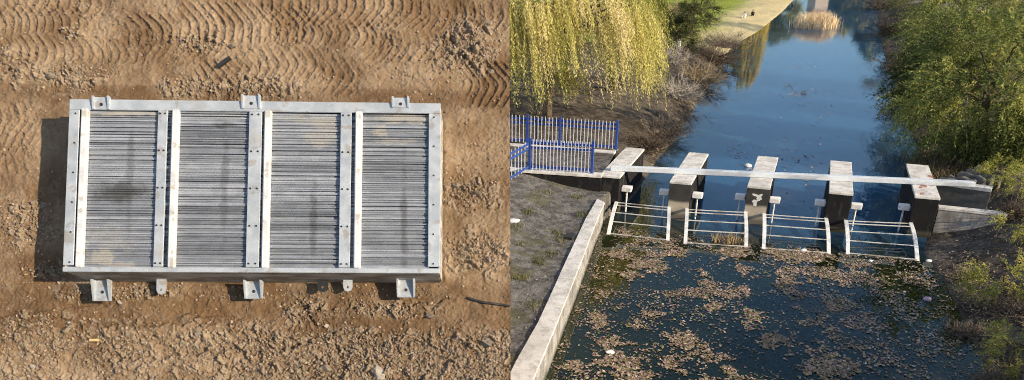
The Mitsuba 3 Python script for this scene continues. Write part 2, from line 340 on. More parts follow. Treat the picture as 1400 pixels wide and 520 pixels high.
# colour: dry pale crust on high spots, damp brown below and in pressed strips
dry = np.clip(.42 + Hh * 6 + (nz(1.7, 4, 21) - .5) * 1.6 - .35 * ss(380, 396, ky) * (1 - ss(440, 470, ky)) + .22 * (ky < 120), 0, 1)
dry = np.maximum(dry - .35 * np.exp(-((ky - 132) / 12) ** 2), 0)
tan, brown, red = np.array([.30, .224, .155]), np.array([.125, .080, .047]), np.array([.165, .105, .06])
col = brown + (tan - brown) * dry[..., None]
col = col + (red - col) * (.55 * ss(.52, .66, nz(2.2, 3, 31)))[..., None]
pale = np.array([.33, .275, .215])
col = col + (pale - col) * (np.clip(zone * (r3 > .45) * clod * 40, 0, 1) * .5)[..., None]
col = col * (.86 + .28 * nz(30, 2, 41))[..., None]
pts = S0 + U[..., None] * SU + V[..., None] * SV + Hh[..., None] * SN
ny2, nx2 = U.shape
gi, gj = np.meshgrid(np.arange(ny2 - 1), np.arange(nx2 - 1), indexing='ij')
fq = np.stack([gi * nx2 + gj, gi * nx2 + gj + 1, (gi + 1) * nx2 + gj + 1, (gi + 1) * nx2 + gj], -1).reshape(-1, 4)
front = pts.reshape(-1, 3); vcol = col.reshape(-1, 3)
# the bank's cut end, crest and back
edge = pts[:, -1]; crest = pts[-1]; left_e = pts[:, 0]
def strip(row, offs):
    rows = [row + o for o in offs]
    v = np.concatenate(rows); n = len(row); i, j = np.meshgrid(np.arange(len(rows) - 1), np.arange(n - 1), indexing='ij')
    return v, np.stack([i * n + j, i * n + j + 1, (i + 1) * n + j + 1, (i + 1) * n + j], -1).reshape(-1, 4)
vs_, fs_ = [front], [fq]
n0 = len(front)
e_sub = edge[::6] if (len(edge) - 1) % 6 == 0 else np.vstack([edge[::6], edge[-1:]])
back = e_sub.copy(); back[:, 0] -= 2.5; back[:, 1] = 21.0
v, f = strip(e_sub, [np.zeros(3)]) if False else (np.vstack([e_sub, back]), None)
n = len(e_sub); i = np.arange(n - 1)
vs_.append(v); fs_.append(np.stack([i, i + n, i + n + 1, i + 1], 1) + n0); n0 += len(v)
c_sub = crest[::6] if (len(crest) - 1) % 6 == 0 else np.vstack([crest[::6], crest[-1:]])
cb = c_sub.copy(); cb[:, 1] = 21.0; cb[:, 0] -= 2.5 * (c_sub[:, 0] - c_sub[0, 0]) / (c_sub[-1, 0] - c_sub[0, 0]); cb[:, 2] -= .4
bb = cb.copy(); bb[:, 2] = 0.0; bb[:, 1] += 9
v = np.vstack([c_sub, cb, bb]); n = len(c_sub); i = np.arange(n - 1)
vs_.append(v); fs_.append(np.vstack([np.stack([i, i + 1, i + n + 1, i + n], 1), np.stack([i, i + 1, i + n + 1, i + n], 1) + n]) + n0)
ce = cb[-1]; be = bb[-1]; ge = np.array([ce[0], ce[1], 0.0]); vs_.append(np.array([ce, be, ge])); n0 += 3 * len(c_sub); fs_.append(np.array([[0, 1, 2, 2]]) + n0)
vall = np.vstack(vs_); call = np.vstack([vcol, np.tile(tan * .8, (len(vall) - len(vcol), 1)) * (.8 + .5 * rng.random((len(vall) - len(vcol), 1)))])
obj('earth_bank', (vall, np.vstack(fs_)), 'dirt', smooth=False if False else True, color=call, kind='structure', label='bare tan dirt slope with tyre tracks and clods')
def bank_h(px, py):
    u, v = UV(px, py); j = min(np.searchsorted(us, u), len(us) - 1); i = min(np.searchsorted(vs, v), len(vs) - 1)
    return u, v, Hh[i, j]

# loose clods too small to count, in one mesh
def chunk(seed, n=12, squash=.75):
    r = np.random.default_rng(900 + seed); p = unit(r.normal(0, 1, (n, 3))) * r.uniform(.7, 1.05, (n, 1)) * [1, .8, squash]
    m = trimesh.PointCloud(p).convex_hull
    return trimesh.Trimesh(m.vertices, m.faces, process=True)
protos = [chunk(s) for s in range(10)]
def scatter_rocks(n, prob, smin, smax, seed):
    r = np.random.default_rng(seed); vv, ff, cc, off = [], [], [], 0
    idx = r.choice(prob.size, size=n, p=(prob / prob.sum()).ravel())
    for k in idx:
        i, j = np.unravel_index(k, prob.shape)
        s = smin + (smax - smin) * r.random() ** 2.6
        m = protos[r.integers(8)]; R = trimesh.transformations.random_rotation_matrix(r.random(3))[:3, :3]
        vv.append((m.vertices @ R.T) * s @ np.stack([SU, SV, SN]) + pts[i, j] + SN * s * .25); ff.append(m.faces + off); off += len(m.vertices)
        cc.append(np.tile(np.array([.31, .25, .195]) * (.55 + .75 * r.random()) * [1, 1 + .05 * r.standard_normal(), 1 + .08 * r.standard_normal()], (len(m.vertices), 1)))
    return (np.vstack(vv), np.vstack(ff)), np.clip(np.vstack(cc), 0.02, .8)
vis = ((kx > -40) & (kx < 694) & (ky > -40) & (ky < 545) & ~((kx > 88) & (kx < 606) & (ky > 138) & (ky < 388))).astype(float)
m, c = scatter_rocks(24000, vis * (zone ** 2 + .04 + .5 * np.exp(-((ky - 400 - wob) / 9) ** 2) * ss(80, 110, kx) * (1 - ss(590, 620, kx)) * nz(6, 2, 17)), .005, .030, 5)
obj('rubble', m, 'dirt', smooth=False, color=c, kind='stuff', label='small dry clods and pebbles strewn over the dirt slope', cat='rubble')
scene['pale_stone'] = two({'type': 'diffuse', 'reflectance': proc(lambda p, n, uv: mix((.30, .27, .23), (.48, .44, .39), fbm(p.x * 14, p.y * 14, p.z * 14)))})
scene['grey_stone'] = two({'type': 'diffuse', 'reflectance': proc(lambda p, n, uv: mix((.16, .135, .11), (.28, .24, .195), fbm(p.x * 14, p.y * 14, p.z * 14)))})
for name, px, py, rx, lab, mat, sq in [
        ('rock', 520, 509, .17, 'long pale rock lying in rubble at the slope foot, largest of the stones', 'pale_stone', .6),
        ('stone', 445, 446, .055, 'whitish stone beside a dark crack below the middle of the rack', 'pale_stone', .8),
        ('stone', 45, 502, .06, 'white stone in rubble at the lower left of the slope', 'pale_stone', .8),
        ('stone', 94, 441, .05, 'small pale stone on smooth brown soil below the shadow', 'pale_stone', .8),
        ('stone', 40, 446, .05, 'brown stone half buried in soil at the left edge of the slope', 'grey_stone', .8),
        ('stone', 164, 415, .055, 'pale stone just under the lower left bracket of the rack', 'pale_stone', .8),
        ('stone', 318, 64, .07, 'pale stone beside a dark hollow above the rack near the tyre tracks', 'grey_stone', .8),
        ('stone', 74, 107, .08, 'tan stone standing proud above the upper left rack corner', 'grey_stone', .8),
        ('stone', 672, 96, .06, 'light stone next to a dark hole near the slope top right', 'grey_stone', .8),
        ('clod', 625, 255, .08, 'dry clod in the churned heap right of the rack', 'grey_stone', .9),
        ('clod', 590, 432, .09, 'rounded greyish clod right below the lower right bracket', 'grey_stone', .7),
        ('clod', 272, 458, .08, 'yellowish clod on a ledge below the rack', 'grey_stone', .6),
        ('clod', 665, 470, .11, 'large clod in rubble at the lower right of the slope', 'grey_stone', .7),
        ('clod', 445, 505, .10, 'pale clod beside a dark pit at the slope foot', 'grey_stone', .7)]:
    u, v, h = bank_h(px, py)
    m = chunk(len(scene) % 17, 16, sq); m = m.subdivide().subdivide(); m.vertices += (meshkit.fbm(m.vertices * 2.5, 3, 5)[:, None] - .5) * .35 * unit(m.vertices); m.apply_scale(rx)
    m.apply_transform(trimesh.transformations.rotation_matrix(rng.random() * .5 - .3, [0, 0, 1])); m.apply_translation((u, v, h + rx * .15))
    obj(name, to_slab(m), mat, smooth=35, label=lab, cat='stone' if name != 'clod' else 'clod of earth')
u, v, h = bank_h(308, 87)
m = trimesh.creation.box((.22, .045, .05)); m.apply_transform(trimesh.transformations.rotation_matrix(.7, [0, 0, 1])); m.apply_translation((u, v, h + .03))
obj('steel_offcut', to_slab(m), 'dark_metal', label='short dark grey steel strip lying on the tracked dirt', cat='metal scrap')
u, v, h = bank_h(131, 466)
m = box((u - .07, v - .018, h - .01), (u + .07, v + .018, h + .04), .004)
scene['wood'] = two({'type': 'diffuse', 'reflectance': rgb(.55, .42, .22)})
obj('wood_chip', to_slab(m), 'wood', label='small yellow wood offcut lying on brown soil below the rack', cat='wood scrap')
cab = []
for t in np.linspace(0, 1, 14):
    u, v, h = bank_h(640 + 57 * t, 408 + 13 * t + 1.5 * math.sin(t * 5)); cab.append(slab(u, v, h + .02))
obj('cable', tube(cab, .018, 6), 'dark_metal', smooth=40, label='black cable running off the slope at the right below the rack', cat='cable')

# ------------------------------------------------------------------ the screen rack lying on the bank
HT = 0.70
c4 = [UV(92, 140, HT), UV(598, 137, HT), UV(606, 372, HT), UV(88, 374, HT)]
RX0, RX1 = (c4[0][0] + c4[3][0]) / 2, (c4[1][0] + c4[2][0]) / 2
RY0, RY1 = (c4[2][1] + c4[3][1]) / 2, (c4[0][1] + c4[1][1]) / 2
def ux(px, py=256, w=HT): return UV(px, py, w)[0]
def vyy(py, px=348, w=HT): return UV(px, py, w)[1]
rk = thing('screen_rack', 'large galvanised steel screen rack with dark slats lying on dirt', 'screen rack')
def part(name, lo, hi, mat, parent=rk, ch=.006, **k): return obj(name, to_slab(box(lo, hi, ch)), mat, parent, **k)
vt, vb = vyy(152.5), vyy(366)            # opening edges
def dust(p):
    q = mi.Vector3f(p.x - S0[0], p.y - S0[1], p.z - S0[2])
    u = q.x * SU[0] + q.y * SU[1] + q.z * SU[2]; v = q.x * SV[0] + q.y * SV[1] + q.z * SV[2]
    return u, v
patches = [(ux(165), vyy(156), .55, .035, .9), (ux(555), vyy(158), .45, .07, .8), (ux(520), vyy(176), .12, .10, .9), (ux(540), vyy(190), .28, .05, .5), (ux(437), vyy(178), .22, .22, .55), (ux(420), vyy(160), .5, .05, .45), (ux(140), vyy(350), .16, .12, .7), (ux(172), vyy(362), .22, .06, .8), (ux(150), vyy(330), .30, .25, .25), (ux(300), vyy(157), .45, .03, .3)]
smear = [(ux(160), vyy(262), .42, .16, .7), (ux(300), vyy(170), .2, .05, .6), (ux(175), vyy(240), .06, .9, .35), (ux(305), vyy(255), .06, .9, .35), (ux(428), vyy(300), .06, .6, .5), (ux(552), vyy(300), .06, .9, .5)]
def slat_fn(base):
    def fn(p, n, uv):
        u, v = dust(p)
        k = fbm(u * 6, v * 14, base * 9.0, 4)
        c = mix((.125 + base * .14, .14 + base * .15, .17 + base * .175), (.17 + base * .17, .19 + base * .185, .225 + base * .21), smoothstep(.25, .75, k))
        w = fbm(u * 9, v * 9, 2.0, 3)
        for a, b, ru, rv, s in patches:
            d = dr.sqrt(dr.square((u - a) / ru) + dr.square((v - b) / rv))
            c = mix(c, (.42, .40, .36), .85 * s * (1 - smoothstep(.5, 1.2, d + (w - .5) * 1.6)))
        for a, b, ru, rv, s in smear:
            d = dr.sqrt(dr.square((u - a) / ru) + dr.square((v - b) / rv))
            c = mix(c, (.045, .045, .04), s * (1 - smoothstep(.3, 1.2, d + (w - .5) * 1.2)))
        return c
    return fn
for k, b in enumerate([0.0, .35, .65, 1.0]):
    scene[f'slat_metal_{k}'] = two({'type': 'principled', 'base_color': proc(slat_fn(b)), 'roughness': .5, 'metallic': .15})
NS = 73
pitch = (vt - vb) / NS
r2_ = np.random.default_rng(11)
bays = [(105, 213), (226, 339), (356, 465), (479, 585.5)]
for b0, b1 in bays:
    drift = 0.0
    obj('backing_plate', to_slab(box((ux(b0) - .012, vb - .01, HT - .10), (ux(b1) + .012, vt + .01, HT - .085))), 'slat_metal_1', rk)
    for k in range(NS):
        v0 = vb + (k + .2 + .18 * r2_.standard_normal()) * pitch
        wd = pitch * (.58 + .3 * r2_.random()); w0 = HT - .055 + .008 * r2_.standard_normal()
        drift = .75 * drift + r2_.normal(0, .45); tone = int(np.clip(round(1.6 + drift + r2_.normal(0, .9)), 0, 3))
        m = box((ux(b0) - .01, v0, w0 - .02), (ux(b1) + .01, v0 + wd, w0), 0)
        m.apply_transform(trimesh.transformations.rotation_matrix(.06 * r2_.standard_normal(), [1, 0, 0], [0, v0, w0]))
        obj('slat', to_slab(m), f'slat_metal_{tone}', rk)
# frame: side plates reach down to the ground, a flange runs round the top
th = .02
part('frame', (RX0, RY1 - .15, HT - .03), (RX1, RY1, HT), 'galvanised')                   # upper flange
part('frame', (RX0, RY0, HT - .03), (RX1, RY0 + (vyy(366) - RY0) * .98, HT), 'galvanised')
part('frame', (RX0, RY0 + .09, HT - .031), (ux(104.5), RY1 - .151, HT - .001), 'galvanised')
part('frame', (ux(585.5), RY0 + .09, HT - .031), (RX1, RY1 - .151, HT - .001), 'galvanised')
scene['dusty_metal'] = two({'type': 'diffuse', 'reflectance': proc(lambda p, n, uv: mix((.32, .30, .27), (.58, .57, .55), smoothstep(.35, .62, fbm(p.x * 3, p.y * 8, p.z * 8, 4))))})
part('side_plate', (RX0 + .005, RY0 + .012, -.08), (RX0 + .03, RY1 - .012, HT - .032), 'dusty_metal')
part('side_plate', (RX1 - .03, RY0 + .012, -.08), (RX1 - .005, RY1 - .012, HT - .032), 'dusty_metal')
obj('side_plate', to_slab(trimesh.PointCloud([(x, y, w) for x in (RX0 + .032, RX1 - .032) for y, w in ((RY0 + .012, HT - .032), (RY0 + .04, HT - .032), (RY0 + .002, .10), (RY0 + .04, -.08), (RY0 + .002, -.08))]).convex_hull), 'dusty_metal', rk, label='lower side plate smeared with dried mud')
part('side_plate', (RX0 + .032, RY1 - .035, -.08), (RX1 - .032, RY1 - .01, HT - .032), 'dusty_metal')
part('cross_beam', (RX0 + .04, vyy(215), .02), (RX1 - .04, vyy(205), .42), 'dark_metal')
part('cross_beam', (RX0 + .04, vyy(310), .02), (RX1 - .04, vyy(300), .42), 'dark_metal')
scene['tube_paint'] = two({'type': 'principled', 'base_color': proc(lambda p, n, uv: mix(mix((.50, .52, .55), (.62, .64, .67), smoothstep(.3, .55, fbm(p.x * 3, p.y * 3, p.z * 5))), (.30, .24, .17), .5 * smoothstep(.6, .72, fbm(p.x * 8, p.y * 8, p.z * 8, 4)))), 'roughness': 0.5})
for a, b in [(213, 226), (338.5, 356), (464.5, 479.5)]:
    fb = part('flat_bar', (ux(a), vb + .002, HT - .022), (ux(b), vt - .002, HT + .006), 'galvanised', ch=.004)
    for k in range(5):
        for t in (.24, .76):
            cy = trimesh.creation.cylinder(.013, .014, sections=6); uu = ux(a) + (ux(b) - ux(a)) * t
            cy.apply_translation((uu, vt - .05 - k * (vt - vb - .1) / 4.0, HT + .013))
            obj('bolt', to_slab(cy), 'dark_metal', fb)
for px in (99.5, 593):
    for k in range(6):
        cy = trimesh.creation.cylinder(.012, .014, sections=6); cy.apply_translation((ux(px), vt - .06 - k * (vt - vb - .12) / 5, HT + .005))
        obj('bolt', to_slab(cy), 'dark_metal', rk)
for a in (112.5, 237.5, 364.5, 489.5):
    u0 = ux(a)
    p0, p1 = slab(u0, vb - .01, HT - .01), slab(u0, vt + .01, HT - .01)
    obj('tube', to_slab(box((u0 - .047, vb - .01, HT - .06), (u0 + .047, vt + .01, HT + .03), .014)), 'tube_paint', rk)
def bracket(px0, px1, py0, py1, w0, hgt, up_):
    """channel bracket: base plate, two triangular cheeks; up_ = +1 opens away from the rack's top edge"""
    u0, u1 = ux(px0, (py0 + py1) / 2, w0), ux(px1, (py0 + py1) / 2, w0)
    va, vb_ = UV((px0 + px1) / 2, py1, w0)[1], UV((px0 + px1) / 2, py0, w0)[1]
    ms = [box((u0, va, w0 - .02), (u1, vb_, w0), .003)]
    k = obj('bracket', to_slab(ms[0]), 'galvanised', rk)
    for uu in (u0 + .012, u1 - .012):
        lo_v, hi_v = (va, vb_) if up_ > 0 else (vb_, va)
        tri = np.array([[lo_v, w0], [hi_v, w0], [hi_v if up_ > 0 else lo_v, w0 + hgt * (.25 if up_ < 0 else 1)], [lo_v, w0 + hgt * (.3 if up_ > 0 else .0)]])
        if up_ < 0: tri = np.array([[hi_v, w0], [lo_v, w0], [lo_v, w0 + hgt], [hi_v, w0 + .02]])
        v3 = np.array([[uu + s, a, b] for s in (-.012, .012) for a, b in tri])
        obj('cheek', to_slab(trimesh.PointCloud(v3).convex_hull), 'galvanised', k)
    cy = trimesh.creation.cylinder(.022, .008, sections=12); cy.apply_translation(((u0 + u1) / 2, (va + vb_) / 2 - .02, w0 + .004)); obj('hole_rim', to_slab(cy), 'dark_metal', k)
for q in [(127, 150.5, 133, 150), (331, 356.5, 131, 149), (536, 559.5, 134, 147.5)]: bracket(*q, HT + .012, .05, 1)
for q in [(128, 152.5, 384, 412), (335, 359.5, 385, 409), (543, 567.5, 383, 407)]: bracket(*q, .22, .11, -1)
def lug(px, py0, py1, mat, wpx):
    w0 = .2; u0 = ux(px, py0, w0); v0, v1 = UV(px, py1, w0)[1], UV(px, py0, w0)[1]; r = wpx * pxm / 2
    pg = Polygon([(u0 - r, v1), (u0 - r, v0 + r), (u0 - r * .7, v0 + r * .3), (u0, v0), (u0 + r * .7, v0 + r * .3), (u0 + r, v0 + r), (u0 + r, v1)])
    pg = pg.difference(Polygon([(u0 + .02 * math.cos(a), v0 + r + .02 * math.sin(a)) for a in np.linspace(0, 6.28, 10)]))
    m = trimesh.creation.extrude_polygon(pg, .03, engine='earcut'); m.apply_translation((0, 0, w0 - .03)); obj('lug', to_slab(m), mat, rk)
lug(220.5, 382, 403, 'galvanised', 12); lug(475.5, 380, 399, 'galvanised', 12); lug(441, 384, 400, 'dark_metal', 14)

# ------------------------------------------------------------------ weir: piers, beam, racks
pier_front = [np.array([4.95, 40.55, 0]), np.array([8.35, 39.4, 0]), np.array([12.0, 38.6, 0]), np.array([15.65, 37.6, 0]), np.array([19.45, 36.9, 0])]
ZP, PW, PL = 1.95, 1.06, 6.2
plabels = ['dark tarred concrete pier at the left abutment, joined to the fenced deck', 'concrete pier with grey front beside the left bay, second from the fence',
           'middle concrete pier with white paint marks on its grey front', 'black fronted concrete pier, fourth from the fence, with clean pale top', 'black tarred pier at the right bank with reddish stains on its top']
front_mat = ['bitumen', 'worn_bitumen', 'worn_bitumen', 'bitumen', 'bitumen']
for i, o in enumerate(pier_front):
    t = thing('pier', plabels[i], 'pier', 'piers of the weir')
    L = PL
    obj('shaft', frame_mesh(box((-PW / 2, .012, -1.2), (PW / 2, L, ZP - .12), .02), o, E2, D2, Z3), 'bitumen', t)
    obj('front_face', frame_mesh(box((-PW / 2 + .015, 0, -1.2), (PW / 2 - .015, .011, ZP - .12)), o, E2, D2, Z3), front_mat[i], t)
    obj('cap', frame_mesh(box((-PW / 2 - .012, -.015, ZP - .118), (PW / 2 + .012, L + .015, ZP), .015), o, E2, D2, Z3), 'pale_concrete', t)
    if i == 2:
        scene['paint_mark'] = two({'type': 'diffuse', 'reflectance': rgb(.72, .72, .72)})
        for (cx, cz, sx, sz, rr) in [(-.02, 1.5, .26, .06, -.25), (.10, 1.36, .13, .12, .5), (-.12, 1.22, .12, .07, .3), (-.05, 1.08, .09, .13, .2), (.16, 1.55, .08, .05, .1), (.02, 1.25, .04, .12, -.2)]:
            an = np.linspace(0, 2 * np.pi, 11)[:-1]; rad = .75 + .4 * rng.random(10)
            m = trimesh.creation.extrude_polygon(Polygon(np.stack([np.cos(an) * rad * sx, np.sin(an) * rad * sz], 1)), .003, engine='earcut')
            m.apply_transform(trimesh.transformations.rotation_matrix(rr, [0, 0, 1])); m.apply_translation((cx, cz, .001))
            obj('paint_mark', frame_mesh(m, o, E2, Z3, -D2), 'paint_mark', t)
    if i == 4:
        scene['rust_mark'] = two({'type': 'diffuse', 'reflectance': rgb(.42, .24, .20)})
        for k in range(9):
            an = np.linspace(0, 2 * np.pi, 10)[:-1]; rad = .4 + .9 * rng.random(9); s = .05 + .12 * rng.random()
            m = trimesh.creation.extrude_polygon(Polygon(np.stack([np.cos(an) * rad * s, np.sin(an) * rad * s * 2], 1)).buffer(0).convex_hull, .003, engine='earcut')
            m.apply_translation((rng.normal(0, .2), 2.0 + rng.normal(0, .9), ZP + .001)); obj('stain', frame_mesh(m, o, E2, D2, Z3), 'rust_mark', t)
b0, b1 = W(835, 230, ZP + .14), W(1332, 252, ZP + .14)
bm = thing('service_beam', 'long pale steel beam laid across the pier tops', 'beam')
scene['beam_paint'] = two({'type': 'principled', 'base_color': proc(lambda p, n, uv: mix((.40, .45, .53), (.60, .66, .74), smoothstep(.3, .55, fbm(p.x * 1.2, p.y * 1.2, p.z * 2, 3)))), 'roughness': .45})
obj('beam', bar(b0, b1, .30, .25), 'beam_paint', bm)
# curved rack legs and bars in each bay
legs = [None, None, None, None, None]
def leg_curve(o, side, foot_px):
    top = o + E2 * (side * (PW / 2 - .08)) + Z3 * .62 - D2 * .02
    foot = W(*foot_px, 0.0)
    ps = []
    for t in np.linspace(0, 1.14, 14):
        q = top + (foot - top) * min(t, 2); q[2] = .62 * (1 - t ** 2.2); ps.append(q)
    return np.array(ps)
feet = [((832, 320),), ((913, 329), (937, 333)), ((1020, 338), (1044, 340)), ((1133, 347), (1159, 347)), ((1254, 356),)]
Lc = [leg_curve(pier_front[0], 1, feet[0][0]),
      leg_curve(pier_front[1], -1, feet[1][0]), leg_curve(pier_front[1], 1, feet[1][1]), leg_curve(pier_front[2], -1, feet[2][0]), leg_curve(pier_front[2], 1, feet[2][1]),
      leg_curve(pier_front[3], -1, feet[3][0]), leg_curve(pier_front[3], 1, feet[3][1]), leg_curve(pier_front[4], -1, feet[4][0])]
def ribbon(ps, wid, dep):
    ms = []
    rows = []
    tg = np.gradient(ps, axis=0); tg = unit(tg)
    for q, t in zip(ps, tg):
        nrm = unit(np.cross(E2, t)); 
        if nrm[2] < 0: nrm = -nrm
        rows.append([q - E2 * wid / 2 - nrm * dep / 2, q + E2 * wid / 2 - nrm * dep / 2, q + E2 * wid / 2 + nrm * dep / 2, q - E2 * wid / 2 + nrm * dep / 2])
    v = np.array(rows).reshape(-1, 3); n = len(ps); f = []
    for i in range(n - 1):
        for k in range(4):
            a, b = i * 4 + k, i * 4 + (k + 1) % 4; f += [[a, b, b + 4], [a, b + 4, a + 4]]
    f += [[0, 2, 1], [0, 3, 2], [4 * n - 4, 4 * n - 3, 4 * n - 2], [4 * n - 4, 4 * n - 2, 4 * n - 1]]
    return trimesh.Trimesh(v, f, process=False)
slab_ = ['leftmost curved white bar screen, between the fenced pier and the next', 'curved white bar screen left of the pier with paint marks, dry weeds caught on it', 'curved white bar screen right of the pier with paint marks', 'rightmost curved white bar screen, against the bank pier']
for k in range(4):
    t = thing('bar_screen', slab_[k], 'bar screen', 'bar screens between the piers')
    A, B = Lc[2 * k], Lc[2 * k + 1]
    for Q in (A, B): obj('leg', ribbon(Q, .165, .09), 'white_paint', t)
    for s in (0.03, .16, .45, .72, 1.0):
        i = s / 1.14 * 13; i0 = int(i); fr = i - i0
        pa, pb = A[i0] * (1 - fr) + A[min(i0 + 1, 13)] * fr, B[i0] * (1 - fr) + B[min(i0 + 1, 13)] * fr
        obj('bar', tube([pa + Z3 * .02, pa * .5 + pb * .5 + Z3 * .015, pb + Z3 * .02], .027, 7), 'rack_paint', t, smooth=50)
gpl = ['white capped guide post beside the pier at the fenced deck', 'white capped guide post on the right side of the second pier', 'white capped guide post left of the pier with paint marks', 'white capped guide post right of the pier with paint marks',
       'white capped guide post on the left of the black fourth pier', 'white capped guide post on the right of the black fourth pier', 'white capped guide post left of the right bank pier', 'small white capped guide post hugging the left of the second pier']
for k, (px, py, cy_, sd, pi) in enumerate([(865, 302, 258, -1, 0), (960, 307, 265, -1, 1), (1015, 313, 270, 1, 2), (1062, 314, 270, -1, 2), (1121, 321, 276, 1, 3), (1168, 322, 278, -1, 3), (1234, 325, 284, 1, 4), (919, 296, 262, 1, 1)]):
    t = thing('guide_post', gpl[k], 'post', 'capped guide posts at the piers')
    o = pier_front[pi]; sg = -sd; b = o + E2 * (sg * (PW / 2 + .30)) + D2 * .55; zt = 1.22
    obj('post', tube([b - Z3 * .8, b, b + Z3 * (zt - .1)], .05, 8), 'white_paint', t, smooth=50)
    obj('cap', frame_mesh(box((-.25, -.2, zt - .13), (.25, .2, zt + .12), .02), b, E2, D2, Z3), 'white_paint', t)
    obj('arm', frame_mesh(box((-.298 if sg > 0 else .252, -.1, zt - .10), (-.252 if sg > 0 else .298, .1, zt + .02)), b, E2, D2, Z3), 'galvanised', t)

# ------------------------------------------------------------------ retaining wall on the left, abutment deck, fences
top_l = [W(x, y, wt)[:2] for x, y in [(817, 273), (801, 300), (777, 352), (737, 440), (706, 495), (636, 640)]]
t = thing('retaining_wall', 'low pale concrete wall between dark gravel and the leafy water', 'wall')
obj('wall', prism(top_r + top_l, -1.0, wt - .1), 'concrete', t)
inner = Polygon([tuple(q) for q in top_r + top_l]).buffer(.02)
a0_ = np.array(top_r)[:, 1]
for y0_, y1_ in zip(np.arange(19, 45, 2.6), np.arange(21.6, 48, 2.6)):
    sg_ = inner.intersection(Polygon([(-20, y0_ + .012 + 7), (-20, y1_ - .012 + 7), (20, y1_ - .012 - 7), (20, y0_ + .012 - 7)]))
    if sg_.area < .05: continue
    m = trimesh.creation.extrude_polygon(sg_, .1 + .012 * rng.random(), engine='earcut'); m.apply_translation((0, 0, wt - .098)); obj('coping', m, 'pale_concrete', t)
# deck
rear = [W(690, 196, ZP), W(842, 207, ZP)]; frontl = [W(690, 232, ZP), W(822, 241, ZP)]
t = thing('abutment', 'fenced concrete abutment deck with gravel top and dark front wall', 'abutment')
dl = lambda q, dz: np.array([q[0], q[1], dz])
obj('wall', prism([frontl[0], frontl[1], rear[1], rear[0]], -1.0, ZP - .1), 'bitumen', t)
fr_in = [frontl[0] + D2 * .55, frontl[1] + D2 * .55]; re_in = [rear[0] - D2 * .5, rear[1] - D2 * .5]
obj('kerb', prism([frontl[0] - D2 * .03, frontl[1] - D2 * .03, fr_in[1], fr_in[0]], ZP - .098, ZP + .02), 'pale_concrete', t)
obj('kerb', prism([re_in[0], re_in[1], rear[1] + D2 * .03, rear[0] + D2 * .03], ZP - .098, ZP + .02), 'pale_concrete', t)
obj('deck', prism([fr_in[0] + D2 * .003, fr_in[1] + D2 * .003, re_in[1] - D2 * .003, re_in[0] - D2 * .003], ZP - .098, ZP - .03), 'earth', t)
scene['pale_fence'] = two({'type': 'principled', 'base_color': rgb(.55, .60, .72), 'roughness': .4})
def fence(label, pts_px, posts_at, z, h, npal):
    t = thing('fence', label, 'fence', 'blue and white fences on the abutment')
    ps = [W(x, y, z) for x, y in pts_px]
    for i, q in enumerate(ps):
        if posts_at[i]: obj('post', bar(q, q + Z3 * (h + .05), .13, .13, upv=D2), 'blue_paint', t); obj('base_plate', frame_mesh(box((-.13, -.13, .021), (.13, .13, .04)), q, E2, D2, Z3), 'galvanised', t)
    for a, b, n in zip(ps[:-1], ps[1:], npal):
        for hh in (.2, h - .42, h - .18): obj('rail', bar(a + Z3 * hh, b + Z3 * hh, .05, .11), 'blue_paint', t)
        for k in range(1, n):
            q = a + (b - a) * k / n + D2 * -.045
            obj('pale', bar(q + Z3 * .06, q + Z3 * h, .03, .04, upv=D2), 'pale_fence', t)
fence('rear blue fence with white pales on the far deck edge', [(680, 194), (721, 197), (765, 200.5), (842, 206)], [1, 1, 1, 1], ZP, 1.6, [8, 9, 16])
fence('front blue fence with white pales on the near deck edge', [(724, 233), (809, 238)], [1, 1], ZP, 1.6, [18])
fence('short blue fence with white pales running from the deck towards the gravel', [(722, 234), (676, 262)], [0, 1], ZP, 1.55, [10])
# lamp behind the fence
b = W(734, 186, 2.0)
t = thing('bollard_light', 'black box light on a dark post behind the rear fence', 'light')
zt = 3.9
obj('post', tube([b + Z3 * -.5, b + Z3 * (zt - 2.3)], .05, 8), 'dark_metal', t, smooth=40)
obj('head', box((b[0] - .19, b[1] - .15, zt - .35), (b[0] + .19, b[1] + .15, zt), .03), 'dark_metal', t)

# right bank: wing wall, upper wall, stone steps
t = thing('wing_wall', 'light concrete wing wall sloping into the right bank', 'wall')
A, B = W(1284, 284, 1.35), W(1378, 294, 1.35)
dirw = unit(B - A); nw = np.cross(Z3, dirw)
def wall_poly(A, dirw, L, th, ztop0, ztop1, z0):
    v = []
    nn = np.cross(Z3, dirw)
    for s, zt in ((0, ztop0), (L, ztop1)):
        for k in (0, th):
            q = A + dirw * s + nn * k
            v += [[q[0], q[1], z0], [q[0], q[1], zt]]
    return trimesh.PointCloud(v).convex_hull
Lw = np.linalg.norm(B - A)
A0 = np.array([A[0], A[1], 0])
obj('wall', wall_poly(A0, dirw, Lw, .4, 1.25, 1.25, -.6), 'concrete', t)
obj('coping', wall_poly(A0 - dirw * .01 - np.cross(Z3, dirw) * .03, dirw, Lw, .46, 1.36, 1.36, 1.253), 'pale_concrete', t)
scene['rough_stone'] = two({'type': 'diffuse', 'reflectance': proc(lambda p, n, uv: mix((.10, .095, .085), (.26, .25, .23), fbm(p.x * 6, p.y * 6, p.z * 6, 4)))})
t = thing('upper_wall', 'weathered wall with pale coping behind the right bank pier', 'wall')
A, B = W(1283, 249, 1.9), W(1356, 259, 1.9)
A0 = np.array([A[0], A[1], 0]); dirw = unit(B - A); Lw = np.linalg.norm(B - A)
obj('wall', wall_poly(A0, dirw, Lw, .4, 1.75, 1.75, -.2), 'rough_stone', t)
obj('coping', wall_poly(A0 - np.cross(Z3, dirw) * .04, dirw, Lw, .55, 1.92, 1.92, 1.753), 'pale_concrete', t)
